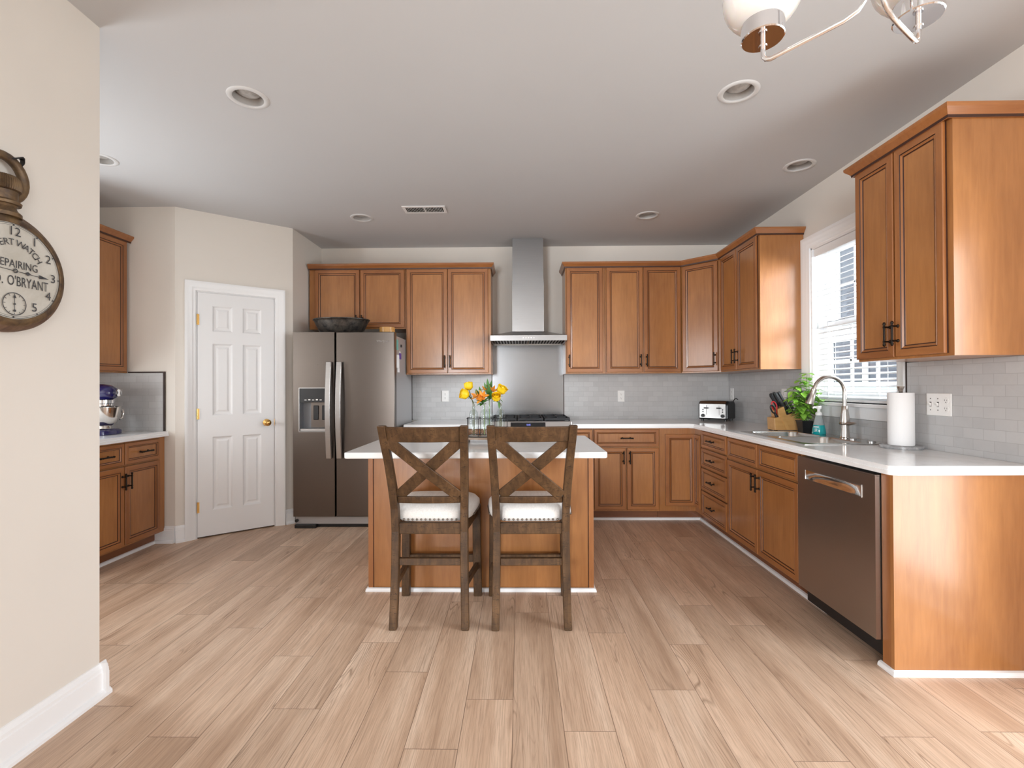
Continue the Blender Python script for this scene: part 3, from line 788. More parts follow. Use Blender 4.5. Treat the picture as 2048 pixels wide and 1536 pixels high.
# base cabinets
ZB = .868; TOE = .10
YF, XF = 4.42, 1.622
DBK = YB - YF - .003
cabinet('maple base cabinet between refrigerator and range with drawer', (-1.06, YF, 0), 0, .778, DBK, ZB,
        [('drawer', .012, .385, .70, .855, ('h', .198, .777)), ('drawer', .395, .768, .70, .855, ('h', .581, .777)), ('door', .012, .385, .115, .685, ('v', .365, .60)), ('door', .395, .768, .115, .685, ('v', .415, .60))], TOE, name='base_cabinet')
cabinet('slim maple base cabinet right beside the range', (.487, YF, 0), 0, .190, DBK, ZB,
        [('drawer', .008, .184, .70, .855, ('h', .096, .777)), ('door', .008, .184, .115, .685, ('v', .03, .60))], TOE, name='base_cabinet')
cabinet('maple base cabinet with one wide drawer over two doors', (.679, YF, 0), 0, .612, DBK, ZB,
        [('drawer', .010, .602, .70, .855, ('h', .306, .777)), ('door', .010, .300, .115, .685, ('v', .277, .60)), ('door', .312, .602, .115, .685, ('v', .335, .60))], TOE, name='base_cabinet')
def corner_base():
    t = thing('corner_base_cabinet', 'maple corner base cabinet with an L-shaped folding door', 'cabinet', (1.293, YF, 0))
    ex, ey = XF - 1.293, 4.262 - YF                     # inner corner and end along the right run
    bx = XR - 1.293 - .003; by = DBK
    q = [(0, .0015), (ex + .0015, .0015), (ex + .0015, ey), (bx, ey), (bx, by), (0, by)]
    MB().prism(q, TOE, ZB, 'z').build('body', 'panel', t)
    q = [(0, .075), (ex + .075, .075), (ex + .075, ey), (bx, ey), (bx, by), (0, by)]
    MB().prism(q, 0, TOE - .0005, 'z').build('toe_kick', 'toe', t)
    o = front(.052, ex - .001, .150, .810).build('door', FM, t)
    m = front(0, -ey - .012, .150, .810).xf(Matrix.Translation((ex, -.004, 0)) @ Matrix.Rotation(RY, 4, 'Z'))
    m.build('door', FM, t)
corner_base()
cabinet('maple base cabinet with a stack of four drawers', (XF, 4.260, 0), RY, .545, XR - XF - .003, ZB,
        [('drawer', .03, .532, .718, .858, ('h', .275, .788)), ('drawer', .03, .532, .545, .705, ('h', .275, .625)), ('drawer', .03, .532, .345, .532, ('h', .275, .44)), ('drawer', .03, .532, .115, .332, ('h', .275, .225))], TOE, name='base_cabinet')
cabinet('maple sink base cabinet beneath the steel sink', (XF, 3.712, 0), RY, .952, XR - XF - .003, ZB - .0,
        [('drawer', .010, .470, .70, .855), ('drawer', .482, .940, .70, .855), ('door', .010, .470, .115, .685, ('v', .447, .60)), ('door', .482, .940, .115, .685, ('v', .505, .60))], TOE, name='base_cabinet', hollow=True)
cabinet('maple base cabinet below the stand mixer counter', (-2.89, 3.045, 0), PI / 2, .78, -2.89 - XL - .003, ZB,
        [('drawer', .012, .366, .70, .855, ('h', .189, .777)), ('drawer', .376, .712, .70, .855, ('h', .545, .777)), ('door', .012, .366, .115, .685, ('v', .345, .58)), ('door', .376, .712, .115, .685, ('v', .397, .58))], TOE, name='base_cabinet')
# end panel at the near end of the run
def end_panel():
    t = thing('end_panel', 'smooth maple end panel closing the run beside the dishwasher', 'cabinet panel', (XF - .004, 2.088, 0))
    MB().box(0, 0, 0, XR - XF + .001, .019, ZB).build('panel', 'panel', t)
    MB().box(0, .0195, 0, .06, .066, ZB).build('filler_strip', 'wood', t)
end_panel()
shoe('trim_1', [(XF + .075, 2.64), (XF + .075, YF + .075), (.487, YF + .075)][::-1])
shoe('trim_2', [(XF - .005, 2.165), (XF - .005, 2.087), (XR - .001, 2.087)])
shoe('trim_3', [(-2.965, YC - .002), (-2.965, 2.6)][::-1])

# ------------------------------------------------------------------ countertops
ZK = .908
def slab(mb, polys, edge=.005):
    for p in polys:
        mb.prism(p, ZK - .021, ZK, 'z')
def rc(x, y, r, a0, a1, n=6):
    return [(x + r * math.cos(a0 + (a1 - a0) * k / n), y + r * math.sin(a0 + (a1 - a0) * k / n)) for k in range(n + 1)]
def counters():
    mb = MB()
    xe, ye, yn = 1.583, 4.383, 2.052
    sx0, sx1, sy0, sy1 = 1.675, 2.135, 2.815, 3.585      # sink cut-out
    for (ins, z0, z1) in ((.005, ZK - .020, ZK), (0, ZK - .039, ZK - .020)):
        a, b, c = xe + ins, ye + ins, yn + ins
        near = [(XR - .003, c), (XR - .003, sy0), (a, sy0)] + rc(a + .03, c + .03, .03, PI, 1.5 * PI)
        mb.prism(near, z0, z1, 'z')
        mb.box(a, sy0, z0, sx0, sy1, z1); mb.box(sx1, sy0, z0, XR - .003, sy1, z1)
        mb.prism([(a, sy1), (XR - .003, sy1), (XR - .003, YB - .003), (.487, YB - .003), (.487, b), (a - .035, b), (a, b - .035)], z0, z1, 'z')
    o = mb.build('countertop', 'quartz'); tag(o, 'long white quartz countertop turning the corner with the sink in it', 'countertop')
    mb = MB()
    for (ins, z0, z1) in ((.005, ZK - .020, ZK), (0, ZK - .039, ZK - .020)): mb.box(-1.075, ye + ins, z0, -.281, YB - .003, z1)
    tag(mb.build('countertop', 'quartz'), 'short white quartz countertop between refrigerator and range', 'countertop')
    mb = MB()
    for (ins, z0, z1) in ((.005, ZK - .020, ZK), (0, ZK - .039, ZK - .020)): mb.box(XL + .003, 2.6, z0, -2.855 - ins, YC - .003, z1)
    tag(mb.build('countertop', 'quartz'), 'white quartz countertop under the stand mixer', 'countertop')
counters()

# ------------------------------------------------------------------ backsplash
def splash(label, mat, *boxes):
    mb = MB()
    for b in boxes: mb.box(*b)
    return tag(mb.build('tile_backsplash', mat), label, 'backsplash')
Z0 = ZK + .0005
splash('grey tile backsplash between refrigerator and range', 'tilex', (-1.135, YB - .011, Z0, -.292, YB - .001, ZU - .001))
splash('grey tile backsplash on the back wall behind the toaster', 'tilex', (.472, YB - .011, Z0, XR - .013, YB - .001, ZU - .001))
splash('grey tile backsplash around the window over the sink', 'tiley', (XR - .011, 3.716, Z0, XR - .001, YB - .001, ZU - .001), (XR - .011, WY0 - .066, Z0, XR - .001, 3.716, WZ0 - .102), (XR - .011, 2.068, Z0, XR - .001, WY0 - .068, ZU - .001))
splash('grey tile backsplash beside the stand mixer', 'tilex', (XL + .013, YC - .011, Z0, -2.898, YC - .001, ZU - .001))
def edge(label, *boxes):
    mb = MB()
    for b in boxes: mb.box(*b)
    return tag(mb.build('tile_edge_trim', 'edgetrim'), label, 'edge trim')
edge('dark metal edge strip framing the tile beside the stand mixer', (-2.897, YC - .014, Z0, -2.884, YC - .001, ZU + .010), (-3.185, YC - .014, ZU, -2.897, YC - .001, ZU + .010))
edge('dark metal edge strip ending the tile next to the refrigerator', (-1.143, YB - .014, Z0, -1.136, YB - .001, ZU - .001))
edge('dark metal edge strip between range backsplash and corner tile', (.4645, YB - .014, Z0, .4715, YB - .001, ZU - .001))
edge('dark metal edge strip on the tile left of the range backsplash', (-.2915, YB - .014, Z0, -.2855, YB - .001, ZU - .001))
edge('dark metal edge strip on the tile beside the window casing', (XR - .014, WY0 - .0765, Z0 + .2, XR - .001, WY0 - .0685, ZU + .0), (XR - .014, 2.66, ZU, XR - .001, WY0 - .0685, ZU + .008), (XR - .014, 3.69, ZU - .008, XR - .001, 3.7145, ZU))

# ------------------------------------------------------------------ island
def island():
    t = thing('kitchen_island', 'maple kitchen island with a plain panel behind the two stools', 'island', (-.243, 2.93, 0))
    x0, x1, d = -.69, .69, .52
    MB().box(x0, 0.002, .02, x1, d, ZB).build('body', 'panel', t)
    for a, b in ((x0 - .004, x0 + .026), (x1 - .026, x1 + .004)):
        m = MB(); m.box(a, -.007, .02, b, .02, ZB); m.build('corner_strip', 'wood', t, bevel=.002)
    for a, b in ((x0 + .026, x0 + .029), (x1 - .029, x1 - .026)): MB().box(a, -.0005, .02, b, .0018, ZB).build('glaze_line', 'glaze', t)
    k = MB(); prof = [(0, 0), (.014, 0), (.014, .008), (.010, .018), (0, .022)]
    lp = []
    for (x, y, mx, my) in ((x0 - .004, d, -1, 0), (x0 - .004, -.007, -1, -1), (x1 + .004, -.007, 1, -1), (x1 + .004, d, 1, 0)):
        lp.append([(x + mx * a, y + my * a, z) for a, z in prof])
    k.loops(lp); k.build('shoe_trim', 'trimw', t)
    c = MB(); X0, X1, Y0, Y1, r = -.712, .716, -.372, .50, .02
    q = rc(X0 + r, Y0 + r, r, PI, 1.5 * PI) + rc(X1 - r, Y0 + r, r, 1.5 * PI, 2 * PI) + rc(X1 - r, Y1 - r, r, 0, .5 * PI) + rc(X0 + r, Y1 - r, r, .5 * PI, PI)
    ct = thing('island_countertop', 'white quartz top of the island under the flowers', 'countertop', (-.243, 2.93, ZB + .0005))
    c.prism(q, 0, .034, 'z')
    c.build('top', 'quartz', ct, bevel=.007, seg=3)
island()
ZI = ZB + .0345

# ------------------------------------------------------------------ stools
def stool():
    t = thing('bar_stool', 'rustic brown X-back counter stool nearer the refrigerator', 'stool', (-.473, 2.665, 0), 0, 'X-back stools at the island')
    path = [(.1875, -.200, 0), (.184, -.186, .15), (.181, -.172, .32), (.180, -.166, .50), (.182, -.176, .62), (.187, -.208, .74), (.193, -.262, .88), (.198, -.312, .98), (.2015, -.352, 1.068)]
    for s in (-1, 1):
        m = MB(); lp = []
        for x, y, z in path:
            hx = .020; hy = .024 if .3 < z < .8 else .021
            lp.append([(s * x - hx, y - hy, z), (s * x + hx, y - hy, z), (s * x + hx, y + hy, z), (s * x - hx, y + hy, z)])
        m.loops(lp); m.build('back_leg', 'rustic', t, bevel=.005)
        m = MB(); m.sweep_v([(s * .217, .205, 0), (s * .213, .202, .30), (s * .211, .198, .545)], .024, .022); m.build('front_leg', 'rustic', t, bevel=.005)
        m = MB(); m.beam((s * .184, -.160, .218), (s * .213, .182, .188), .036, .022, (1, 0, 0)); m.build('stretcher', 'rustic', t, bevel=.003)
        m = MB(); m.beam((s * .178, -.150, .517), (s * .209, .185, .517), .06, .024, (1, 0, 0)); m.build('apron', 'rustic', t, bevel=.003)
    def ybk(z):
        for (a, b) in zip(path, path[1:]):
            if a[2] <= z <= b[2]: return a[1] + (b[1] - a[1]) * (z - a[2]) / (b[2] - a[2])
        return path[-1][1]
    def rail(z0, z1, hw, bow, th, name):
        m = MB(); lp = []
        n = 12
        for k in range(n + 1):
            u = -1 + 2 * k / n; x = u * hw; b = bow * (1 - u * u)
            y0, y1 = ybk(z0) - b, ybk(z1) - b
            lp.append([(x, y0 - th, z0), (x, y0 + th, z0), (x, y1 + th, z1), (x, y1 - th, z1)])
        m.loops(lp); m.build(name, 'rustic', t, 60, bevel=.004)
    rail(.985, 1.062, .183, .030, .012, 'top_rail')
    rail(.652, .688, .163, .012, .012, 'lower_rail')
    rail(.485, .545, .162, 0, .014, 'rear_apron')
    rail(.322, .360, .162, 0, .012, 'rear_stretcher')
    m = MB(); m.beam((-.19, .200, .518), (.19, .200, .518), .058, .024, (0, 1, 0)); m.build('apron', 'rustic', t, bevel=.003)
    m = MB(); m.beam((-.192, .203, .225), (.192, .203, .225), .045, .026, (0, 1, 0)); m.build('footrest', 'rustic', t, bevel=.003)
    # X bars, gently bowed like the back
    for s, off in ((-1, -.006), (1, .010)):
        m = MB(); lp = []; n = 14
        a = Vector((s * .180, .992)); b = Vector((-s * .158, .690))
        d = (b - a).normalized(); nr = Vector((-d.y, d.x)); w = .029
        for k in range(n + 1):
            q = a + (b - a) * k / n; u = q.x / .19
            row = []
            for sd, tt in ((-1, -.009), (1, -.009), (1, .009), (-1, .009)):
                p = q + nr * w * sd
                row.append((p.x, ybk(p.y) - .024 * (1 - u * u) + tt + off, p.y))
            lp.append(row)
        m.loops(lp); m.build('cross_bar', 'rustic', t, 60, bevel=.003)
    # cushion
    def outline(sc, z, grow=0.0):
        pts = []; n = 44
        for k in range(n):
            a = 2 * PI * k / n; ca, sa = math.cos(a), math.sin(a)
            p = 5.0
            r = (abs(ca) ** p + abs(sa) ** p) ** (-1 / p)
            y = sa * r; x = ca * r
            hw = .224 + .018 * y
            pts.append((x * (hw + grow) * sc, .022 + y * (.190 + grow) * sc, z))
        return pts
    c = MB(); c.loops([outline(.97, .548), outline(1, .555), outline(1, .572, .006), outline(.99, .598, .006), outline(.93, .620), outline(.80, .634), outline(.55, .643), outline(.2, .646)])
    # keep the cushion between the back legs: pull in the rear corners
    for v in c.bm.verts:
        if v.co.y < -.09:
            k = min(1, (-.09 - v.co.y) / .05); lim = .152
            if abs(v.co.x) > lim: v.co.x += (math.copysign(lim, v.co.x) - v.co.x) * k
    cu = c.build('seat', 'linen', t, 60)
    nl = MB()
    for k in range(13):
        x = -.138 + .276 * k / 12; nl.sphere((x, -.1735, .5605), .0058, 8, 6)
    nl.build('nail_heads', 'nailhead', cu, 60)
    for s in (-1, 1):
        nl = MB()
        for k in range(19):
            y = -.06 + .262 * k / 18; q_ = (y - .022) / .19
            nl.sphere((s * (.2295 + .018 * q_) * (1 - abs(q_) ** 5) ** .2, y, .5605), .0058, 8, 6)
        nl.build('nail_heads', 'nailhead', cu, 60)
    return t
st1 = stool()
st2 = dup(st1, (.055, 2.665, 0), 'rustic brown X-back counter stool standing in front of the flowers side nearer the sink', 0.015)
st2['label'] = 'rustic brown X-back counter stool in front of the range'

# ------------------------------------------------------------------ refrigerator
def fridge():
    t = thing('refrigerator', 'dark stainless side-by-side refrigerator with an ice dispenser', 'refrigerator', (-1.568, 4.22, 0))
    x0, x1, xs = -.455, .455, -.077
    MB().box(x0 + .008, .085, .03, x1 - .014, .74, 1.728).build('cabinet_body', 'greyside', t, bevel=.006)
    def door(a, b, nm, disp=None):
        m = MB()
        n = 10
        def bow(x): # slightly convex door
            u = (x - a) / (b - a) * 2 - 1
            return -.006 * (1 - u * u)
        if disp is None:
            lp = [];
            xs_ = [a + (b - a) * k / n for k in range(n + 1)]
            ring = [(x, bow(x)) for x in xs_] + [(b, .075), (a, .075)]
            m.loops([[(x, y, .105) for x, y in ring], [(x, y, 1.752) for x, y in ring]])
        else:
            dx0, dx1, dz0, dz1 = disp
            m.box(a, -.004, .105, dx0, .075, 1.752); m.box(dx1, -.004, .105, b, .075, 1.752)
            m.box(dx0, -.004, .105, dx1, .075, dz0); m.box(dx0, -.004, dz1, dx1, .075, 1.752)
        return m.build(nm, 'steelf', t, 50, bevel=.006 if disp is None else 0)
    D = (x0 + .058, x0 + .318, .865, 1.250)
    f = door(x0, xs - .006, 'freezer_door', D)
    r = door(xs + .006, x1, 'fresh_food_door')
    # dispenser niche
    m = MB(); dx0, dx1, dz0, dz1 = D
    m.box(dx0, .062, dz0, dx1, .074, dz1); m.box(dx0 + .001, .0, dz0 + .001, dx0 + .004, .062, dz1 - .001); m.box(dx1 - .004, 0, dz0 + .001, dx1 - .001, .062, dz1 - .001)
    dn = m.build('dispenser', 'grey', f)
    m = MB(); b = .006
    m.box(dx0 - b, -.008, dz0 - b, dx1 + b, -.001, dz0); m.box(dx0 - b, -.008, dz1, dx1 + b, -.001, dz1 + b); m.box(dx0 - b, -.008, dz0, dx0, -.001, dz1); m.box(dx1, -.008, dz0, dx1 + b, -.001, dz1)
    m.build('bezel', 'steel', dn, bevel=.001)
    m = MB(); m.box(dx0 + .004, -.005, dz1 - .125, dx1 - .004, .06, dz1 - .001); m.build('control_panel', 'black', dn)
    m = MB()
    for k in range(5): m.box(dx0 + .045 + k * .034, -.0062, dz1 - .108, dx0 + .064 + k * .034, -.0052, dz1 - .100 + (k % 2) * .004)
    m.build('control_icon', 'whitep', dn)
    m = MB(); m.box(dx0 + .082, .046, dz0 + .03, dx1 - .01, .061, dz1 - .127); m.build('back_plate', 'steelf', dn)
    for k in (0, 1):
        m = MB(); m.box(dx0 + .105 + .078 * k, .036, dz0 + .10, dx0 + .150 + .078 * k, .046, dz1 - .155); m.build('paddle', 'black', dn, bevel=.006)
    m = MB(); m.box(dx0 + .004, -.003, dz0 + .001, dx1 - .004, .06, dz0 + .024); m.build('drip_tray', 'steel', dn, bevel=.003)
    # handles
    for xc, par in ((xs - .045, f), (xs + .047, r)):
        m = MB(); lp = []; n = 16
        for k in range(n + 1):
            u = k / n; z = .625 + (1.485 - .625) * u; out = .030 + .032 * math.sin(PI * u)
            lp.append([(xc - .023, -out - .012, z), (xc + .023, -out - .012, z), (xc + .023, -out + .012, z), (xc - .023, -out + .012, z)])
        m.loops(lp)
        for z in (.66, 1.45): m.box(xc - .012, -.034, z - .02, xc + .012, -.003, z + .02)
        m.build('handle', 'steel', par, 50, bevel=.004)
    m = MB(); m.box(x0 + .01, .02, .035, x1 - .01, .085, .098); m.build('kick_grille', 'greyside', t)
    m = MB(); m.box(x0 + .01, -.005, .0, x0 + .20, .07, .032); m.box(x0 + .2, .04, 0.002, x1 - .01, .08, .03); m.build('foot', 'black', t, bevel=.003)
    m = MB(); m.cyl((x0 + .025, -.001, .066), .014, .02, 'y'); m.build('roller_cover', 'black', t, 40)
    m = MB(); text_bm(m, 'Whirlpool', .026, lambda x, y, d: (.352 + x, -.0066, 1.668 + y)); m.build('emblem', 'chrome', r)
fridge()
def mag(name, label, cat, mat, y0, y1, z0, z1, th=.002):
    x = -1.568 + .455 - .014 + .0005
    o = MB().box(x, y0, z0, x + th, y1, z1).build(name, mat); return tag(o, label, cat)
mag('note_card', 'teal note card stuck high on the refrigerator side', 'note', 'tealcard', 4.335, 4.405, 1.60, 1.695)
mag('receipt', 'long white paper slip stuck on the refrigerator side', 'note', 'paper', 4.345, 4.435, 1.435, 1.555)
mag('receipt', 'small white paper tag below the long paper slip', 'note', 'paper', 4.375, 4.445, 1.395, 1.433)
mag('magnet', 'purple magnet on the refrigerator side above the paper slip', 'magnet', 'purple', 4.44, 4.49, 1.52, 1.575, .008)
mag('magnet', 'small white magnet on the refrigerator side above the purple one', 'magnet', 'whitep', 4.43, 4.475, 1.578, 1.592, .006)
mag('magnet', 'small black magnet near the top of the refrigerator side', 'magnet', 'black', 4.49, 4.515, 1.635, 1.66, .01)
b = MB(); b.lathe([(.0, 0), (.13, 0), (.155, .012), (.205, .06), (.238, .12), (.246, .136), (.255, .140), (.255, .147), (.240, .147), (.232, .125), (.198, .068), (.15, .02), (.0, .012)], (0, 0, 0), 40)
o = b.build('bowl', 'patina', None, 45); o.location = (-1.672, 4.445, 1.7285); tag(o, 'wide dark patinated metal bowl on top of the refrigerator', 'bowl')
o.scale = (1.03, .75, 1.12)
cn = thing('canister', 'round bamboo canister on top of the refrigerator', 'canister', (-1.255, 4.50, 1.7285))
b = MB(); b.lathe([(0, 0), (.072, 0), (.072, .075), (.069, .075), (0, .075)], (0, 0, 0), 32); b.build('body', 'bamboo', cn, 40)
b = MB(); b.lathe([(0, .0755), (.072, .0755), (.072, .093), (.069, .096), (0, .096)], (0, 0, 0), 32); b.build('lid', 'bamboo', cn, 40)

# ------------------------------------------------------------------ range, steel splash, hood
def gas_range():
    t = thing('gas_range', 'stainless slide-in gas range with black grates under the hood', 'range', (.103, 4.39, 0))
    w = .377
    MB().box(-w, .03, .09, w, .62, .905).build('oven_body', 'steel', t)
    m = MB(); m.box(-w + .02, .08, 0, w - .02, .6, .089); m.build('base', 'black', t)
    m = MB(); m.box(-w, -.015, .30, w, .028, .80); d = m.build('oven_door', 'steel', t, bevel=.004)
    MB().box(-.26, -.017, .40, .26, -.0155, .68).build('oven_window', 'blackg', d)
    m = MB(); m.tube([(-.33, -.062, .765), (.33, -.062, .765)], .012, 12)
    for s in (-.3, .3): m.tube([(s, -.014, .765), (s, -.062, .765)], .008, 8)
    m.build('handle', 'steel', d, 50)
    m = MB(); m.box(-w, -.015, .10, w, .028, .29); dr = m.build('drawer', 'steel', t, bevel=.004)
    m = MB(); m.prism([(-.045, .81), (.03, .81), (.03, .935), (-.005, .935)], -w, w, 'x'); c = m.build('control_panel', 'steel', t, bevel=.003)
    dz = Matrix.Translation((0, -.045, .81)) @ Matrix.Rotation(-math.atan2(.04, .125), 4, 'X')
    m = MB(); m.box(-.185, -.0025, .03, .135, -.0005, .122); m.xf(dz); ds = m.build('display', 'blackg', c)
    m = MB(); text_bm(m, '5:05', .022, lambda x, y, d: (x - .02, -.0032, .098 + y)); m.xf(dz); m.build('digits', 'ledblue', ds)
    for x in (-.33, -.28, -.23, .19, .25, .31):
        m = MB(); m.lathe([(.020, -.001), (.020, -.012), (.017, -.028), (.0, -.029)], (x, 0, .065), 18, 'y'); m.xf(dz); m.build('knob', 'steel', c, 40)
    MB().box(-w + .004, .035, .9055, w - .004, .60, .918).build('cooktop', 'blackg', t, bevel=.003)
    for xc in (-.25, 0, .25):
        m = MB(); hw, y0, y1, z0, z1 = .118, .05, .585, .940, .962
        for x in (xc - hw, xc + hw - .014): m.box(x, y0, z0, x + .014, y1, z1)
        for y in (y0, (y0 + y1) / 2 - .007, y1 - .014): m.box(xc - hw, y, z0, xc + hw, y + .014, z1)
        for yc in (.18, .455):
            m.box(xc - .09, yc - .006, z0 + .004, xc + .09, yc + .006, z1 + .008); m.box(xc - .006, yc - .11, z0 + .004, xc + .006, yc + .11, z1 + .008)
        for x in (xc - hw, xc + hw - .014):
            for y in (y0, y1 - .014): m.box(x, y, .918, x + .014, y + .014, z0)
        g = m.build('grate', 'iron', t, bevel=.002, seg=1)
        for yc in (.18, .455):
            b = MB(); b.lathe([(.0, .918), (.046, .918), (.046, .926), (.036, .930), (.036, .938), (.0, .939)], (xc, yc, 0), 20); b.build('burner', 'iron', t, 40)
gas_range()
tag(MB().box(-.285, YB - .010, .915, .4638, YB - .001, 1.692).build('steel_backsplash', 'splash'), 'sheet steel splash panel behind the range', 'backsplash')
def hood():
    t = thing('range_hood', 'stainless chimney range hood above the range', 'range hood', (.09, YB - .012, 1.695))
    w, d = .365, .50
    m = MB(); th = .012
    m.box(-w, -d, 0, w, -d + th, .050); m.box(-w, -d + th, 0, -w + th, 0, .050); m.box(w - th, -d + th, 0, w, 0, .050)
    m.box(-w, -d, .0495, w, 0, .0505)
    cw, cd = .158, .285
    m.loops([[(-w, -d, .050), (w, -d, .050), (w, 0, .050), (-w, 0, .050)], [(-cw, -cd, .112), (cw, -cd, .112), (cw, 0, .112), (-cw, 0, .112)]], cap0=False)
    m.build('canopy', 'steelh', t)
    m = MB(); m.box(-cw, -cd + .002, .112, cw, 0, .62); m.box(-cw + .004, -cd + .006, .62, cw - .004, 0, H - 1.695 - .001); m.build('chimney', 'steelh', t)
    for s in (-1, 1):
        m = MB(); a, b = (s * .008, s * (w - .03)); lo, hi = min(a, b), max(a, b)
        m.box(lo, -d + .025, .010, hi, -.02, .016)
        m.build('baffle_filter', 'steelh', t)
        m = MB(); n = 11
        for k in range(n):
            x = lo + (hi - lo) * (k + .5) / n; m.box(x - .0075, -d + .05, .0085, x + .0075, -.05, .0098)
        m.build('baffle_slot', 'void', t)
    m = MB()
    for k in range(5): m.cyl((-.05 + k * .025, -d - .003, .026), .006, .003, 'y', 12)
    m.build('control_buttons', 'chrome', t, 40)
hood()

# ------------------------------------------------------------------ dishwasher
def dishwasher():
    y1 = 2.752; w = .592
    t = thing('dishwasher', 'stainless dishwasher with a pocket handle beside the end panel', 'dishwasher', (XF, y1, 0), RY)
    MB().box(.004, .02, .03, w - .004, XR - XF - .02, .855).build('tub', 'black', t)
    m = MB(); hx0, hx1, hz0, hz1 = .075, .505, .735, .785
    m.box(0, -.028, .115, w, .019, hz0); m.box(0, -.028, hz1, w, .019, .845); m.box(0, -.028, hz0, hx0, .019, hz1); m.box(hx1, -.028, hz0, w, .019, hz1)
    d = m.build('door', 'steeld', t)
    m = MB(); n = 14; lp = []
    for k in range(n + 1):
        u = k / n; x = hx0 + (hx1 - hx0) * u; dp = .030 * math.sin(PI * u) ** .6 if 0 < u < 1 else 0
        lp.append([(x, -.0285, hz0), (x, -.028 + dp * .35, hz0 + .012), (x, -.028 + dp, hz0 + .030), (x, -.028 + dp, hz1)])
    m.loops(lp, cap0=False, cap1=False, closed=False); m.build('pocket_handle', 'bowlsteel', d, 60)
    m = MB(); b = .004
    m.box(hx0 - b, -.031, hz0 - b, hx1 + b, -.0282, hz0); m.box(hx0 - b, -.031, hz1, hx1 + b, -.0282, hz1 + b); m.box(hx0 - b, -.031, hz0, hx0, -.0282, hz1); m.box(hx1, -.031, hz0, hx1 + b, -.0282, hz1)
    m.build('handle_bezel', 'steel', d)
    MB().box(.004, .06, 0.0, w - .004, .09, .10).build('toe_panel', 'black', t)
    m = MB(); m.box(0, -.028, .8452, w, .019, .852); m.build('top_edge', 'steel', d, bevel=.001)
dishwasher()

# ------------------------------------------------------------------ sink and faucet
def rrect(cx, cy, hx, hy, r, n=6):
    p = []
    for (sx, sy, a) in ((1, 1, 0), (-1, 1, PI / 2), (-1, -1, PI), (1, -1, 1.5 * PI)):
        p += rc(cx + sx * (hx - r), cy + sy * (hy - r), r, a, a + PI / 2, n)
    return p
def sink():
    t = thing('sink', 'double-bowl stainless drop-in sink set in the long countertop', 'sink', (1.905, 3.20, ZK + .0005))
    hx, hy = .245, .405; z = .004
    m = MB()
    bowls = [(-.035, .195, .178, .172), (-.035, -.180, .178, .188)]
    # rim plate pieces
    X0, X1, Y0, Y1 = -hx, hx, -hy, hy
    bx0, bx1 = -.035 - .178, -.035 + .178
    ys = [Y0, -.180 - .188, -.180 + .188, .195 - .172, .195 + .172, Y1]
    m.box(X0, Y0, 0, bx0, Y1, z); m.box(bx1, Y0, 0, X1, Y1, z)
    m.box(bx0, ys[0], 0, bx1, ys[1], z); m.box(bx0, ys[2], 0, bx1, ys[3], z); m.box(bx0, ys[4], 0, bx1, ys[5], z)
    m.build('rim', 'steels', t)
    for (cx, cy, ax, ay) in bowls:
        q = MB()
        outer = rrect(cx, cy, ax, ay, .0008); lp = [[(x, y, z) for x, y in outer]]
        for (ins, dz, r) in ((.004, z + .0005, .055), (.007, -.004, .055), (.012, -.15, .05), (.02, -.175, .05), (.05, -.185, .04)):
            lp.append([(x, y, dz) for x, y in rrect(cx, cy, ax - ins, ay - ins, r)])
        q.loops(lp, cap0=False)
        bo = q.build('bowl', 'steels', t, 40)
        q = MB(); q.lathe([(0, -.1845), (.045, -.1845), (.042, -.181), (.036, -.183), (0, -.183)], (cx, cy, 0), 20); q.build('drain', 'steel', bo, 40)
    q = MB(); q.lathe([(.0, z), (.021, z), (.021, z + .006), (.016, z + .010), (.0, z + .011)], (.195, -.17, 0), 20); q.build('hole_cover', 'steel', t, 40)
    q = MB(); q.lathe([(.0, z), (.021, z), (.021, z + .006), (.016, z + .010), (.0, z + .011)], (.195, -.33, 0), 20); q.build('hole_cover', 'steel', t, 40)
sink()
def faucet():
    t = thing('faucet', 'brushed nickel gooseneck pull-down faucet behind the sink', 'faucet', (2.103, 3.105, ZK + .0048))
    m = MB(); m.lathe([(.0, 0), (.033, 0), (.033, .004), (.027, .010), (.024, .05), (.0235, .085), (.0, .085)], (0, 0, 0), 24); m.build('base', 'nickel', t, 40)
    m = MB(); m.lathe([(.0, .0855), (.027, .0855), (.029, .10), (.026, .13), (.021, .17), (.0175, .205), (.016, .208), (.0, .208)], (0, 0, 0), 24); m.build('body', 'nickel', t, 40)
    m = MB(); pts = [(0, 0, .207)]
    R_ = .098; zc = .300
    pts += [(0, 0, .24), (0, 0, .275)]
    for k in range(15):
        a = PI * k / 14 * .93; pts.append((-R_ + R_ * math.cos(a), 0, zc + R_ * math.sin(a)))
    m.tube(pts, .0125, 14); m.build('spout', 'nickel', t, 60)
    e = Vector(pts[-1]); dv = (Vector(pts[-1]) - Vector(pts[-2])).normalized()
    m = MB(); prof = [(0, .0165), (.012, .0168), (.014, .0158), (.05, .020), (.098, .0245), (.106, .0235), (.108, .018)]
    m.tube([e + dv * a for a, r in prof], [r for a, r in prof], 18); sp = m.build('spray_head', 'nickel', t, 40)
    m = MB(); c = e + dv * .06 + Vector((-.021, 0, 0)); m.beam(c - dv * .022, c + dv * .022, .014, .008, (1, 0, 0)); m.build('spray_button', 'black', sp, bevel=.002)
    m = MB(); m.lathe([(.0, .086), (.029, .086), (.033, .094), (.029, .103), (.0, .104)], (0, 0, 0), 24)
    m.tube([(.0, -.01, .095), (.005, -.05, .098), (.006, -.088, .103)], [.016, .011, .006], 12); m.build('lever', 'nickel', t, 50)
faucet()

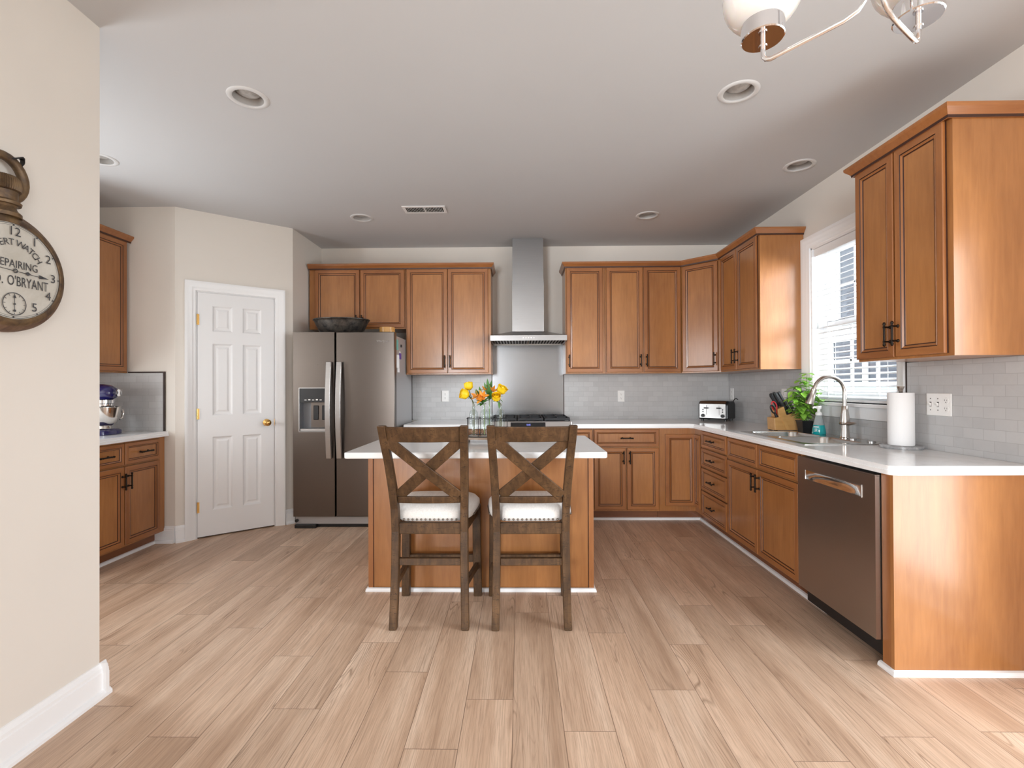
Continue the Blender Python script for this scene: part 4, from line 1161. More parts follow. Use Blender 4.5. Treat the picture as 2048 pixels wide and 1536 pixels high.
# ------------------------------------------------------------------ counter items
def soap():
    t = thing('soap_bottle', 'clear pump bottle of teal soap beside the basil pot', 'soap bottle', (2.098, 3.365, ZK + .0048))
    t.scale = (1.02, 1.02, 1.12)
    m = MB(); m.lathe([(0, 0), (.040, 0), (.043, .006), (.040, .03), (.034, .058), (.0, .058)], (0, 0, 0), 24); lq = m.build('soap', 'teal', t, 40)
    m = MB(); m.lathe([(.034, .0585), (.028, .085), (.022, .11), (.019, .118), (.0, .118)], (0, 0, 0), 24); m.build('bottle', 'clearp', t, 40)
    m = MB(); m.lathe([(.0, .1185), (.0205, .1185), (.0205, .134), (.014, .138), (.0095, .142), (.0095, .158), (.0, .158)], (0, 0, 0), 20)
    m.lathe([(.0, .1585), (.017, .1585), (.018, .172), (.014, .177), (.0, .178)], (0, 0, 0), 20); m.tube([(-.005, 0, .168), (-.034, 0, .168), (-.040, 0, .161)], .006, 8); m.build('pump', 'whitep', t, 40)
    m = MB()
    for k, (z, h, a) in enumerate(((.044, .006, .9), (.034, .0015, .5), (.029, .0015, .55), (.024, .0015, .45), (.018, .0015, .6))):
        def fn(u, v, z=z, h=h, a=a):
            th = PI + .55 + (u - .5) * a; zz = z + h * v; r = .0404 - (zz - .03) * .21 + .0012 if zz > .03 else .0404 + .0012 + (.03 - zz) * .12
            return (r * math.cos(th), r * math.sin(th), zz)
        m.patch(fn, 8, 1)
    m.build('label_print', 'whitep', lq)
soap()
def leaf_patch(m, base, direction, up, L, w, curl=.3, mi=0):
    d = Vector(direction).normalized(); u = Vector(up); u = (u - d * u.dot(d))
    if u.length < 1e-3: u = Vector((1, 0, 0)) - d * d.x
    u.normalize(); s = d.cross(u)
    def fn(a, b):
        wd = w * math.sin(PI * min(1, .06 + a * .94)) ** .8 * (1 - .25 * a)
        x = (b - .5) * 2
        return Vector(base) + d * (L * a) + s * (wd * x) + u * (-(curl * L) * a * a - .25 * wd * (1 - abs(x)))
    m.patch(fn, 6, 4, mi)
def basil():
    t = thing('basil_plant', 'bright green basil growing in a square black pot by the faucet', 'plant', (2.09, 3.515, ZK + .0048))
    m = MB(); m.loops([[(-.031, -.031, 0), (.031, -.031, 0), (.031, .031, 0), (-.031, .031, 0)], [(-.041, -.041, .078), (.041, -.041, .078), (.041, .041, .078), (-.041, .041, .078)], [(-.044, -.044, .079), (.044, -.044, .079), (.044, .044, .079), (-.044, .044, .079)], [(-.044, -.044, .086), (.044, -.044, .086), (.044, .044, .086), (-.044, .044, .086)]]); m.build('pot', 'black', t)
    rnd = random.Random(5); st = MB(); fo = MB()
    tips = [(-.09, .0, .30), (-.06, .03, .26), (-.08, -.03, .22), (-.05, .02, .33), (-.02, -.03, .20), (.0, .02, .24), (-.03, -.02, .29), (-.07, .02, .17), (-.01, .03, .34), (.01, -.02, .40), (.02, .0, .43), (-.02, .02, .38), (.03, -.02, .17), (.045, -.05, .24), (.055, -.08, .29), (.06, -.10, .24), (.045, -.04, .31), (-.04, -.04, .14), (-.05, -.03, .25), (.01, .01, .30), (-.085, .01, .25)]
    for tx, ty, tz in tips:
        b0 = (rnd.uniform(-.02, .02), rnd.uniform(-.02, .02), .08)
        P_ = [Vector(b0), Vector((tx * .35, ty * .35, .08 + (tz - .08) * .55)), Vector((tx, ty, tz))]
        pts = [P_[0].lerp(P_[1], k / 4).lerp(P_[1].lerp(P_[2], k / 4), k / 4) for k in range(5)]
        st.tube(pts, [.003, .0027, .0024, .002, .0016], 6)
        for lv in (.4, .62, .82, 1.0):
            c = pts[2].lerp(pts[4], (lv - .5) * 2)
            a0 = rnd.uniform(0, 2 * PI)
            for k in range(4 if lv == 1 else 3):
                a = a0 + k * PI * 2 / (4 if lv == 1 else 3) + rnd.uniform(-.3, .3)
                dr = (math.cos(a), math.sin(a), rnd.uniform(-.25, .35))
                p = c + Vector(dr) * .008
                if p.x + dr[0] * .05 > .10: continue
                leaf_patch(fo, p, dr, (0, 0, 1), rnd.uniform(.045, .066), rnd.uniform(.017, .024), rnd.uniform(.25, .6))
    st.build('stems', 'stem', t, 60); f = fo.build('foliage', 'basil', t, 60)
basil()
def knife_block():
    t = thing('knife_block', 'light wood knife block standing behind the sink', 'knife block', (1.955, 3.70, ZK + .0005))
    # profile in xz, leaning so the handles point to the left
    m = MB(); y0, y1 = -.055, .055
    main = [(.055, .006), (.205, .006), (.215, .018), (.172, .150), (.086, .115), (.040, .118)]
    m.prism([(-.012, .006), (.198, .006), (.221, .020), (.168, .149), (.078, .121), (.055, .187), (.011, .166), (.019, .106), (-.016, .100)], y0, y1, 'y')
    bl = m.build('body', 'block', t, bevel=.003)
    m = MB(); m.box(-.008, y0 + .008, 0, .012, y0 + .028, .006); m.box(-.008, y1 - .028, 0, .012, y1 - .008, .006); m.box(.18, y0 + .008, 0, .20, y0 + .028, .006); m.box(.18, y1 - .028, 0, .20, y1 - .008, .006); m.build('foot', 'black', t)
    m = MB(); m.prism([(.030, .118), (.046, .124), (.098, .010), (.072, .010)], y0 - .004, y0 - .0005, 'y'); m.build('front_strip', 'block', t)
    dv = Vector((-.47, 0, .88)).normalized()
    Z = ZK + .0005; O = Vector((1.955, 3.70, Z))
    def knife(base, L, w, label, rivets=False, name='knife'):
        k = thing(name, label, 'knife', O + Vector(base), 0, 'knives in the block')
        m = MB(); lp = []; u = Vector((dv.z, 0, -dv.x))
        for a, s in ((-.006, .8), (.0, .85), (.012, 1.0), (L * .5, .88), (L * .85, 1.02), (L - .006, 1.08), (L, .8)):
            c = dv * a; lp.append([c + u * (w * s * x) + Vector((0, .0085 * y * min(1, s), 0)) for x, y in ((-1, -.5), (-.6, -1), (.6, -1), (1, -.5), (1, .5), (.6, 1), (-.6, 1), (-1, .5))])
        m.loops(lp); h = m.build('grip', 'black', k, 40)
        if rivets:
            m = MB()
            for a in (.2, .5, .8): m.cyl(tuple(dv * (L * a) + Vector((0, -.0092, 0))), .0032, .001, 'y', 10)
            m.build('rivets', 'chrome', h)
        return k
    # steak knives on the lower step (nearest row) and big knives behind
    row = [(.094, .124), (.121, .132), (.148, .140)]
    for i, (x, z) in enumerate(row):
        knife((x, -.036, z), .112 + .004 * i, .0105, ['black riveted steak knife nearest the scissors in the block', 'middle black riveted steak knife in the block', 'black riveted steak knife nearest the basil in the block'][i], True, 'steak_knife')
    big = [(.020, .168, -.028, .118, 'black chef knife handle just behind the red scissors'), (.034, .175, -.004, .122, 'black knife handle second from the scissors in the block'), (.046, .181, -.030, .126, 'black knife handle rising over the front step of the block'),
           (.098, .124, .032, .175, 'black knife handle third from the basil in the tall row'), (.120, .130, .034, .178, 'black knife handle second from the basil in the tall row'), (.142, .137, .032, .178, 'black knife handle nearest the basil in the tall row')]
    for x, z, y, L, lb in big: knife((x, y, z + .012), L - .01, .0098, lb)
    s = thing('scissors', 'kitchen scissors with a red loop standing in the knife block', 'scissors', O + Vector((.004, -.034, .112)))
    m = MB(); c0 = Vector((-.03, 0, .085))
    def ring(cx, cz, rx, rz, tilt):
        pts = []
        for k in range(19):
            a = 2 * PI * k / 18; x, z = rx * math.cos(a), rz * math.sin(a)
            pts.append((cx + x * math.cos(tilt) - z * math.sin(tilt), 0, cz + x * math.sin(tilt) + z * math.cos(tilt)))
        return pts
    m.tube(ring(-.010, .078, .017, .036, .32), .005, 8); m.tube([(.006, 0, .0), (.002, 0, .045)], [.008, .006], 8); m.build('handle', 'red', s, 60)
    m = MB(); m.tube([(p[0], p[1] - .011, p[2]) for p in ring(-.026, .054, .014, .032, .40)], .006, 8); m.tube([(.008, -.004, -.008), (-.010, -.004, .030)], [.012, .009], 8); m.build('handle', 'black', s, 60)
knife_block()
def toaster():
    t = thing('toaster', 'black and steel four-slice toaster in the counter corner', 'toaster', (1.978, 4.795, ZK + .0005), -math.radians(42))
    w, d, h = .145, .105, .195
    m = MB(); q = [(-d, .016), (d, .016), (d, .165), (d - .03, h), (-d + .03, h), (-d, .165)]
    m.prism(q, -w, w, 'x'); m.build('body', 'black', t, bevel=.014, seg=3)
    m = MB(); q = [(-.004, .028), (0, .028), (0, .168), (-.004, .168)]
    m.prism([(a - d, z) for a, z in q], -w + .014, w - .026, 'x'); p = m.build('front_panel', 'steel', t, bevel=.001)
    m = MB(); m.prism([(-d + .002, .172), (-d + .030, h + .001), (-d + .032, h - .003), (-d + .006, .168)], -w + .014, w - .026, 'x'); m.build('top_trim', 'steel', t)
    for s, cx in ((-1, -.062), (1, .060)):
        m = MB(); m.box(cx - .0015, -d - .0052, .062, cx + .0015, -d - .0042, .155); m.build('slot', 'slot', p)
        m = MB(); m.box(cx - .020, -d - .026, .122, cx + .020, -d - .0055, .134); m.build('lever', 'black', t, bevel=.003)
        kx = cx + s * .040
        m = MB(); m.lathe([(.017, -.0005), (.016, -.014), (.0, -.015)], (kx - s * .006, -d - .0045, .052), 18, 'y'); m.build('dial', 'black', t, 40)
        for z in (.090, .112):
            m = MB(); m.lathe([(.006, -.0005), (.006, -.004), (.0, -.005)], (kx - s * .006, -d - .0045, z), 12, 'y'); m.build('button', 'black', t, 40)
    for y in (-.055, .045):
        m = MB(); m.box(-w + .04, y - .014, h - .002, w - .05, y + .014, h + .001); m.build('bread_slot', 'void', t)
    for sx in (-1, 1):
        for sy in (-1, 1):
            m = MB(); m.cyl((sx * .11, sy * .08, 0), .012, .017, seg=12); m.build('foot', 'black', t, 40)
    m = MB(); m.tube([(.132, .07, .186), (.140, .095, .214), (.150, .112, .218), (.160, .13, .21)], .004, 8); m.build('power_cord', 'black', t, 40)
toaster()
def paper_towel():
    t = thing('paper_towel_holder', 'grey marble paper towel holder with a metal finial', 'paper towel holder', (2.096, 2.645, ZK + .0005))
    m = MB(); m.lathe([(.0, 0), (.095, 0), (.095, .004), (.098, .006), (.098, .014), (.094, .017), (.0, .017)], (0, 0, 0), 36); m.build('base', 'marble', t, 40)
    m = MB(); m.lathe([(.0, .017), (.007, .017), (.007, .300), (.009, .303), (.010, .312), (.013, .325), (.017, .335), (.018, .339), (.0, .340)], (0, 0, 0), 18); m.build('pole', 'nickel', t, 40)
    r = MB(); r.lathe([(.02, .0), (.058, .0), (.0595, .003), (.0595, .283), (.058, .286), (.020, .286)], (0, 0, 0), 40, cap=False)
    o = r.build('paper_towel_roll', 'paper', None, 40); o.location = (2.096, 2.645, ZK + .0185); tag(o, 'white paper towel roll standing on the marble holder', 'paper towel')
paper_towel()
def plate(label, loc, rz, kind='outlet', gang=None):
    t = thing('outlet' if kind == 'outlet' else 'switch_plate', label, 'outlet' if kind == 'outlet' else 'switch', loc, rz)
    W_ = .036 if kind == 'outlet' else .074; h = .0585
    m = MB(); m.box(-W_, -.006, -h, W_, 0, h); m.build('cover_plate', 'whitep', t, bevel=.0025)
    def sockets(cx):
        for dz in (-.021, .021):
            m = MB(); m.lathe([(.017, -.0061), (.0165, -.008), (.0, -.008)], (cx, 0, dz), 20, 'y'); s = m.build('socket', 'whitep', t, 40)
            m = MB(); m.box(cx - .0075, -.0084, dz - .002, cx - .0055, -.0079, dz + .007); m.box(cx + .0055, -.0084, dz - .002, cx + .0075, -.0079, dz + .006); m.cyl((cx, -.0084, dz - .009), .0026, .0005, 'y', 10); m.build('slots', 'slot', s)
    if kind == 'outlet': sockets(0)
    else:
        for cx in (-.047, -.002):
            m = MB(); m.box(cx - .006, -.0065, -.013, cx + .006, -.0059, .013); m.build('toggle_recess', 'slot', t)
            m = MB(); m.prism([(-.0066, -.011), (-.018, .004), (-.018, .010), (-.0066, .006)], cx - .0045, cx + .0045, 'x'); m.build('toggle', 'whitep', t)
            m = MB()
            for z in (-.030, .030): m.cyl((cx, -.0072, z), .0028, .001, 'y', 10)
            m.build('screws', 'slot', t)
        sockets(.046)
    return t
plate('white outlet on the tile next to the flowers', (-.785, YB - .0115, 1.160), 0)
plate('white outlet on the back tile between range and toaster', (1.070, YB - .0115, 1.152), 0)
plate('white outlet behind the toaster on the window wall', (XR - .0115, 4.94, 1.170), RY)
plate('white outlet between the knife block and the basil', (XR - .0115, 3.975, 1.170), RY)
plate('white plate with two switches and an outlet beside the paper towels', (XR - .0115, 2.522, 1.152), RY, 'switch')
def mixer():
    t = thing('stand_mixer', 'navy blue stand mixer with a steel bowl', 'mixer', (-3.20, 3.54, ZK + .0005))
    # front looks towards +x
    m = MB(); m.loops([[(x * .16 - .02, y * .105 * (1 + .12 * x), z) for x, y in rrect(0, 0, 1, 1, .55, 6)] for z in (0, .03)] + [[(x * .145 - .02, y * .09 * (1 + .12 * x), .042) for x, y in rrect(0, 0, 1, 1, .55, 6)]])
    m.loops([[(-.11 + x * k, y * k2, z) for x, y in rrect(0, 0, 1, 1, .5, 6)] for z, k, k2 in ((.04, .05, .06), (.12, .04, .048), (.22, .045, .05), (.26, .06, .06))])
    m.build('base', 'navy', t, 50, bevel=.004)
    m = MB(); lp = []
    for a, r in ((-.17, .02), (-.165, .045), (-.12, .066), (-.03, .076), (.06, .074), (.11, .064), (.14, .045), (.146, .025)):
        lp.append([(a, r * 1.0 * math.cos(2 * PI * k / 24), .315 + r * .9 * math.sin(2 * PI * k / 24)) for k in range(24)])
    m.loops(lp); hd = m.build('head', 'navy', t, 50)
    m = MB(); m.lathe([(.0, .142), (.024, .142), (.027, .150), (.026, .160), (.0, .163)], (0, 0.02, .315), 24, 'x'); m.build('hub_cap', 'chrome', hd, 40)
    m = MB(); m.lathe([(0, .02), (.010, .02), (.012, .05), (.0, .052)], (.03, .065, .285), 12, 'y'); m.sphere((.05, .118, .300), .013, 12, 8); m.build('speed_lever', 'black', hd, 40)
    m = MB(); m.lathe([(.0, .19), (.055, .19), (.06, .20), (.06, .232), (.066, .236), (.066, .262), (.0, .263)], (.06, .0, 0), 28); m.build('collar', 'chrome', t, 40)
    bw = MB(); bw.lathe([(.0, .048), (.052, .048), (.050, .062), (.048, .066), (.075, .085), (.098, .13), (.108, .188), (.110, .205), (.114, .207), (.114, .210), (.106, .209), (.100, .18), (.09, .13), (.07, .09), (.0, .072)], (.06, 0, 0), 36)
    b = bw.build('bowl', 'bowlsteel', t, 40)
    h = MB(); h.tube([(.06, .106, .195), (.06, .135, .20), (.06, .168, .185), (.06, .178, .15), (.06, .165, .115), (.06, .145, .105)], [.007, .009, .011, .011, .009, .005], 10); h.build('handle', 'bowlsteel', b, 60)
mixer()

# ------------------------------------------------------------------ flowers on the island
def flowers():
    O = Vector((-.205, 3.03, ZI))
    bd = thing('serving_board', 'weathered wooden riser board under the glass bottle vases', 'board', O, math.radians(-6))
    m = MB(); m.box(-.17, -.075, .022, .15, .075, .036); m.build('board', 'tray', bd, bevel=.003)
    for x in (-.14, .12):
        m = MB(); m.box(x - .012, -.07, 0, x + .012, .07, .0215); m.build('cleat', 'tray', bd)
    ZB_ = ZI + .0365
    rk = thing('wire_rack', 'dark wire rack holding the glass bottle vases', 'rack', (O.x, O.y, ZB_))
    spots = [(-.085, -.030), (-.018, -.032), (.010, .040), (.0845, -.012)]
    m = MB()
    def lp(z, e=0): return [(x, y, z) for x, y in rrect(0, 0, .128, .080, .05, 6)]
    for z in (.118, .004):
        P_ = lp(z); P_.append(P_[0]); m.tube(P_, .0026, 6)
    for x, y in ((-.126, -.02), (-.126, .03), (.126, -.02), (.126, .03), (-.05, -.079), (.05, -.079), (-.05, .079), (.05, .079)): m.tube([(x, y, .004), (x, y, .120)], .0022, 6)
    m.tube([(-.05, -.079, .118), (-.05, .079, .118)], .002, 6); m.tube([(.05, -.079, .118), (.05, .079, .118)], .002, 6)
    m.build('wire_frame', 'iron', rk, 60)
    names = ['clear glass bottle vase at the refrigerator end of the rack', 'clear glass bottle vase in the front middle of the rack', 'clear glass bottle vase in the back middle of the rack', 'clear glass bottle vase at the sink end of the rack']
    me = MB().lathe([(.0, .002), (.024, .002), (.0285, .006), (.0285, .136), (.0274, .149), (.0235, .161), (.0165, .169), (.0122, .173), (.0115, .188), (.0135, .190), (.0135, .195), (.0102, .195), (.0100, .173), (.015, .168), (.022, .159), (.0260, .147), (.0272, .136), (.0272, .010), (.0, .008)], (0, 0, 0), 22).mesh('bottle_vase', 'bottle', 40)
    for (x, y), nm in zip(spots, names):
        o = bpy.data.objects.new('bottle_vase', me); COL.objects.link(o); o.location = (O.x + x, O.y + y, ZB_); tag(o, nm, 'vase', 'glass bottle vases in the wire rack')
    def curve(a, b, c, n=8):
        a, b, c = Vector(a), Vector(b), Vector(c)
        return [a.lerp(b, k / n).lerp(b.lerp(c, k / n), k / n) for k in range(n + 1)]
    def rose(spot, head, tilt, label, size=1.0, openness=.55, leaves=()):
        base = Vector((O.x + spot[0], O.y + spot[1], ZB_ + .015)); hd = Vector(head)
        t = thing('rose', label, 'flower', base, 0, 'yellow roses in the bottle vases')
        e_ = .0038 if 'lean' in label and 'range' not in label or 'lowest' in label else -.0038
        base.x += e_; t.location = base; end = hd - base
        pts = [Vector((0, 0, 0)), Vector((0, 0, .10))] + curve((0, 0, .19), (end * .3 + Vector((0, 0, .15))) if False else Vector((end.x * .25, end.y * .25, .19 + (end.z - .19) * .45)), end, 6)
        st = MB().tube(pts, .0024, 7).build('stem', 'rosestem', t, 60)
        ax = Vector(tilt).normalized(); q = ax.to_track_quat('Z', 'Y').to_matrix().to_4x4(); q.translation = end
        m = MB()
        rnd = random.Random(hash(label) % 1000 if 0 else len(label))
        for layer, (n, r0, r1, hh, rot) in enumerate(((3, .007, .012, .046, 0), (4, .012, .019, .047, .5), (5, .016, .025, .044, .2))):
            for k in range(n):
                a0 = 2 * PI * k / n + rot
                def fn(u, v, a0=a0, r0=r0, r1=r1, hh=hh, n=n, layer=layer):
                    a = a0 + (u - .5) * 2 * PI / n * 1.45
                    r = .004 + (r1 - .004) * math.sin(min(1, v * 1.9 + .12) * PI / 2) + (openness * .009 * v ** 4 - .004 * (1 - openness) * v ** 3 if layer == 2 else -.005 * v ** 2)
                    z = hh * v * (1 - .16 * (2 * u - 1) ** 2)
                    return Vector((r * math.cos(a), r * math.sin(a), z)) * size
                m.patch(fn, 8, 7)
        m.xf(q); m.build('blossom', 'yellow', t, 80)
        m = MB()
        for k in range(5):
            a = 2 * PI * k / 5; leaf_patch(m, (.003 * math.cos(a), .003 * math.sin(a), .0), (math.cos(a), math.sin(a), .35), (0, 0, 1), .022, .005, .25)
        m.xf(q); m.build('sepals', 'leaf', t, 60)
        if leaves:
            m = MB()
            for f, dr, L, w in leaves: leaf_patch(m, pts[int(f * 8)], dr, (0, 0, 1), L, w, .25)
            m.build('leaves', 'leaf', t, 60)
    rose(spots[0], (-.322, 3.03, 1.235), (-.1, -.1, 1), 'upright yellow rose, the topmost blossom', 1.15, .3, [(.75, (-.8, 0, -.2), .03, .006)])
    rose(spots[0], (-.318, 2.99, 1.203), (-.9, -.35, .25), 'yellow rose leaning out toward the refrigerator', 1.25, .4, [(.8, (-.3, -.8, .2), .045, .010), (.72, (-.5, .2, .7), .055, .013)])
    rose(spots[3], (-.128, 3.04, 1.212), (.55, -.3, .9), 'yellow rose leaning toward the range knobs', 1.2, .7, [(.75, (.8, -.2, .5), .03, .007), (.7, (.7, -.3, -.4), .03, .007)])
    rose(spots[3], (-.146, 2.985, 1.172), (.05, -.75, .75), 'lowest yellow rose facing the stools', 1.1, .4, [(.85, (.3, -.2, -1), .045, .010)])
    def lily(spot, head, label, heads, leaves):
        base = Vector((O.x + spot[0], O.y + spot[1], ZB_ + .015)); hd = Vector(head)
        t = thing('peruvian_lily', label, 'flower', base, 0, 'orange lilies in the bottle vases')
        end = hd - base
        pts = [Vector((0, 0, 0)), Vector((0, 0, .10))] + curve((0, 0, .19), Vector((end.x * .2, end.y * .2, .19 + (end.z - .19) * .4)), end, 6)
        MB().tube(pts, .0026, 7).build('stem', 'stem', t, 60)
        for (off, ax, sz) in heads:
            m = MB(); q = Vector(ax).normalized().to_track_quat('Z', 'Y').to_matrix().to_4x4(); q.translation = end + Vector(off)
            for k in range(6):
                a = 2 * PI * k / 6
                leaf_patch(m, (.003 * math.cos(a), .003 * math.sin(a), 0), (math.cos(a) * .75, math.sin(a) * .75, .8), (-math.cos(a), -math.sin(a), .9), .045 * sz, .011 * sz, -.30 if k % 2 else .25)
            m.xf(q); m.build('blossom', 'orange', t, 70)
            m = MB().tube([end * .985, end + Vector(off)], .0014, 6); m.build('stalk', 'stem', t)
        m = MB()
        for z, dr, L, w in leaves:
            p = pts[min(8, int(z * 8))]; leaf_patch(m, p, dr, (0, 0, 1) if abs(dr[2]) < .8 else (0, -1, 0), L, w, .2)
        m.build('leaves', 'leaf', t, 60)
    lily(spots[1], (-.235, 3.0, 1.155), 'orange lily cluster low beside the leaning rose', [((-.028, -.01, .04), (-.7, -.5, .5), 1.0), ((.005, -.03, .038), (.1, -.9, .5), 1.0), ((-.008, -.02, .025), (-.2, -1, .1), .9)],
         [(.95, (-.5, -.2, .9), .10, .013), (.95, (-.75, -.65, -.1), .05, .012), (.9, (.55, -.35, .75), .07, .014), (.62, (-.85, -.3, .35), .075, .018), (1, (-.2, .1, 1), .11, .014), (1, (.2, -.3, .95), .085, .013), (.9, (-.2, -.9, -.1), .055, .013), (.8, (.5, -.8, .1), .04, .012), (.75, (-.6, -.5, .5), .07, .016), (1, (-.05, -.5, .9), .07, .014), (.9, (.45, -.75, .5), .065, .015), (1, (-.45, .1, .95), .10, .013)])
    lily(spots[2], (-.195, 3.07, 1.190), 'orange lily stem rising at the back of the bouquet', [((.022, -.01, .035), (.5, -.5, .8), .9), ((-.02, 0, .045), (-.4, -.4, .9), .8)],
         [(.95, (-.1, -.1, 1), .13, .015), (.95, (.05, .2, 1), .11, .014), (.9, (-.8, -.2, .6), .095, .014), (.7, (-.6, -.4, .2), .07, .015), (1, (.12, .15, 1), .115, .012), (.8, (-.2, -.6, .2), .06, .015), (.9, (.3, .5, .6), .07, .013), (1, (-.35, -.2, 1), .10, .013), (.85, (.4, -.7, .5), .06, .014), (1, (.0, -.4, 1), .09, .015), (1, (-.2, .3, .9), .08, .014), (.75, (.3, -.5, .8), .06, .014), (.9, (-.5, -.6, .7), .07, .014)])
flowers()

# ------------------------------------------------------------------ ceiling fixtures
def downlight(cx, cy, label):
    t = thing('recessed_light', label, 'ceiling light', (cx, cy, H), 0, 'recessed ceiling lights')
    m = MB(); m.lathe([(RCAN - .002, .002), (RCAN - .004, -.003), (RCAN + .002, -.006), (.094, -.005), (.099, -.001), (.099, -.0003)], (0, 0, 0), 36, cap=False); m.build('trim_ring', 'ringw', t, 40)
    m = MB(); m.lathe([(RCAN - .001, .0), (.072, .03), (.066, .075), (.066, .11), (.0, .11)], (0, 0, 0), 32, cap=False); m.build('can', 'canw', t, 40)
    m = MB(); m.lathe([(.0, .016), (.03, .018), (.052, .024), (.0635, .036), (.062, .05), (.04, .1), (.0, .1)], (0, 0, 0), 28); m.build('bulb', 'lensgrey', t, 40)
lbs = ['recessed ceiling light nearest the partition wall', 'recessed ceiling light nearest the chandelier', 'recessed ceiling light half hidden behind the partition wall', 'recessed ceiling light in front of the refrigerator cabinets', 'recessed ceiling light in front of the corner wall cabinets', 'recessed ceiling light above the sink']
for (cx, cy), lb in zip(LIGHTS, lbs): downlight(cx, cy, lb)
def vent():
    t = thing('ceiling_vent', 'white slotted air vent in the ceiling', 'vent', (-.782, 3.945, H))
    hx, hy = .178, .078
    m = MB(); b = .024
    m.box(-hx, -hy, -.006, hx, -hy + b, -.0005); m.box(-hx, hy - b, -.006, hx, hy, -.0005); m.box(-hx, -hy + b, -.006, -hx + b, hy - b, -.0005); m.box(hx - b, -hy + b, -.006, hx, hy - b, -.0005); m.box(-.006, -hy + b, -.006, .006, hy - b, -.0005)
    m.build('frame', 'trimw', t, bevel=.002)
    MB().box(-hx + b, -hy + b, -.0014, hx - b, hy - b, -.0006).build('duct_opening', 'void', t)
    m = MB()
    for k in range(11):
        for s in (-1, 1):
            x = s * (.014 + k * .0128); a = -.0035 * s if s < 0 else .0035
            m.beam((x, -hy + b, -.004), (x, hy - b, -.004), .0085 if s < 0 else .0062, .0012, (1, 0, .9) if s < 0 else (1, 0, -.15))
    m.build('louvers', 'trimw', t)
vent()
def chandelier():
    hub = Vector((.67, .89))
    t = thing('chandelier', 'chrome three-arm chandelier with white glass globes', 'chandelier', (hub.x, hub.y, H))
    z = lambda a: a - H
    m = MB(); m.lathe([(.0, 0), (.062, 0), (.062, -.012), (.05, -.024), (.012, -.03), (.0, -.03)], (0, 0, 0), 30); m.build('canopy', 'chrome', t, 40)
    m = MB(); m.lathe([(.0, -.03), (.006, -.03), (.006, z(2.16)), (.0, z(2.16))], (0, 0, 0), 14)
    m.lathe([(.0, z(2.165)), (.017, z(2.16)), (.019, z(2.13)), (.019, z(2.06)), (.015, z(2.05)), (.0, z(2.045))], (0, 0, 0), 20); m.build('stem', 'chrome', t, 40)
    angs = [math.atan2(1.005 - .89, .518 - .67), math.atan2(.96 - .89, .806 - .67)]
    angs.append((angs[0] + angs[1]) / 2 + PI)
    rr = [.192, .146, .175]
    for i, (a, rl) in enumerate(zip(angs, rr)):
        d = Vector((math.cos(a), math.sin(a), 0))
        k = rl / .192
        prof = [(.006, 2.075), (.010, 2.02), (.016, 1.985), (.030, 1.966), (.052, 1.957), (.092 * k + .006, 1.950), (.142 * k, 1.943), (.165 * k, 1.9395), (.178 * k, 1.938), (.187 * k, 1.941), (.1915 * k, 1.948), (.192 * k, 1.960), (.192 * k, 1.985)]
        pts = [(d.x * r, d.y * r, z(h)) for r, h in prof]
        m = MB(); m.tube(pts, .0046, 12); ar = m.build('arm', 'chrome', t, 60)
        c = d * (.192 * k)
        m = MB(); m.lathe([(.0085, z(1.968)), (.0085, z(1.9715)), (.0, z(1.9715))], (c.x, c.y, 0), 14); m.build('collar_ring', 'chrome', ar, 40)
        m = MB(); zb = 1.985
        m.lathe([(.0, z(zb)), (.040, z(zb)), (.042, z(zb + .002)), (.042, z(zb + .034)), (.039, z(zb + .036)), (.0, z(zb + .036))], (c.x, c.y, 0), 36); m.build('fitter_cup', 'chrome', t, 40)
        g = MB(); prof = []
        R_ = .0775; zc = zb + .034 + .060
        for q in range(17):
            th = -PI * .5 + PI * (q + 3.1) / 20.0
            prof.append((R_ * math.cos(th), z(zc) + R_ * .95 * math.sin(th)))
        g.lathe(prof, (c.x, c.y, 0), 36, cap=False); g.build('globe', 'globe', t, 60)
chandelier()

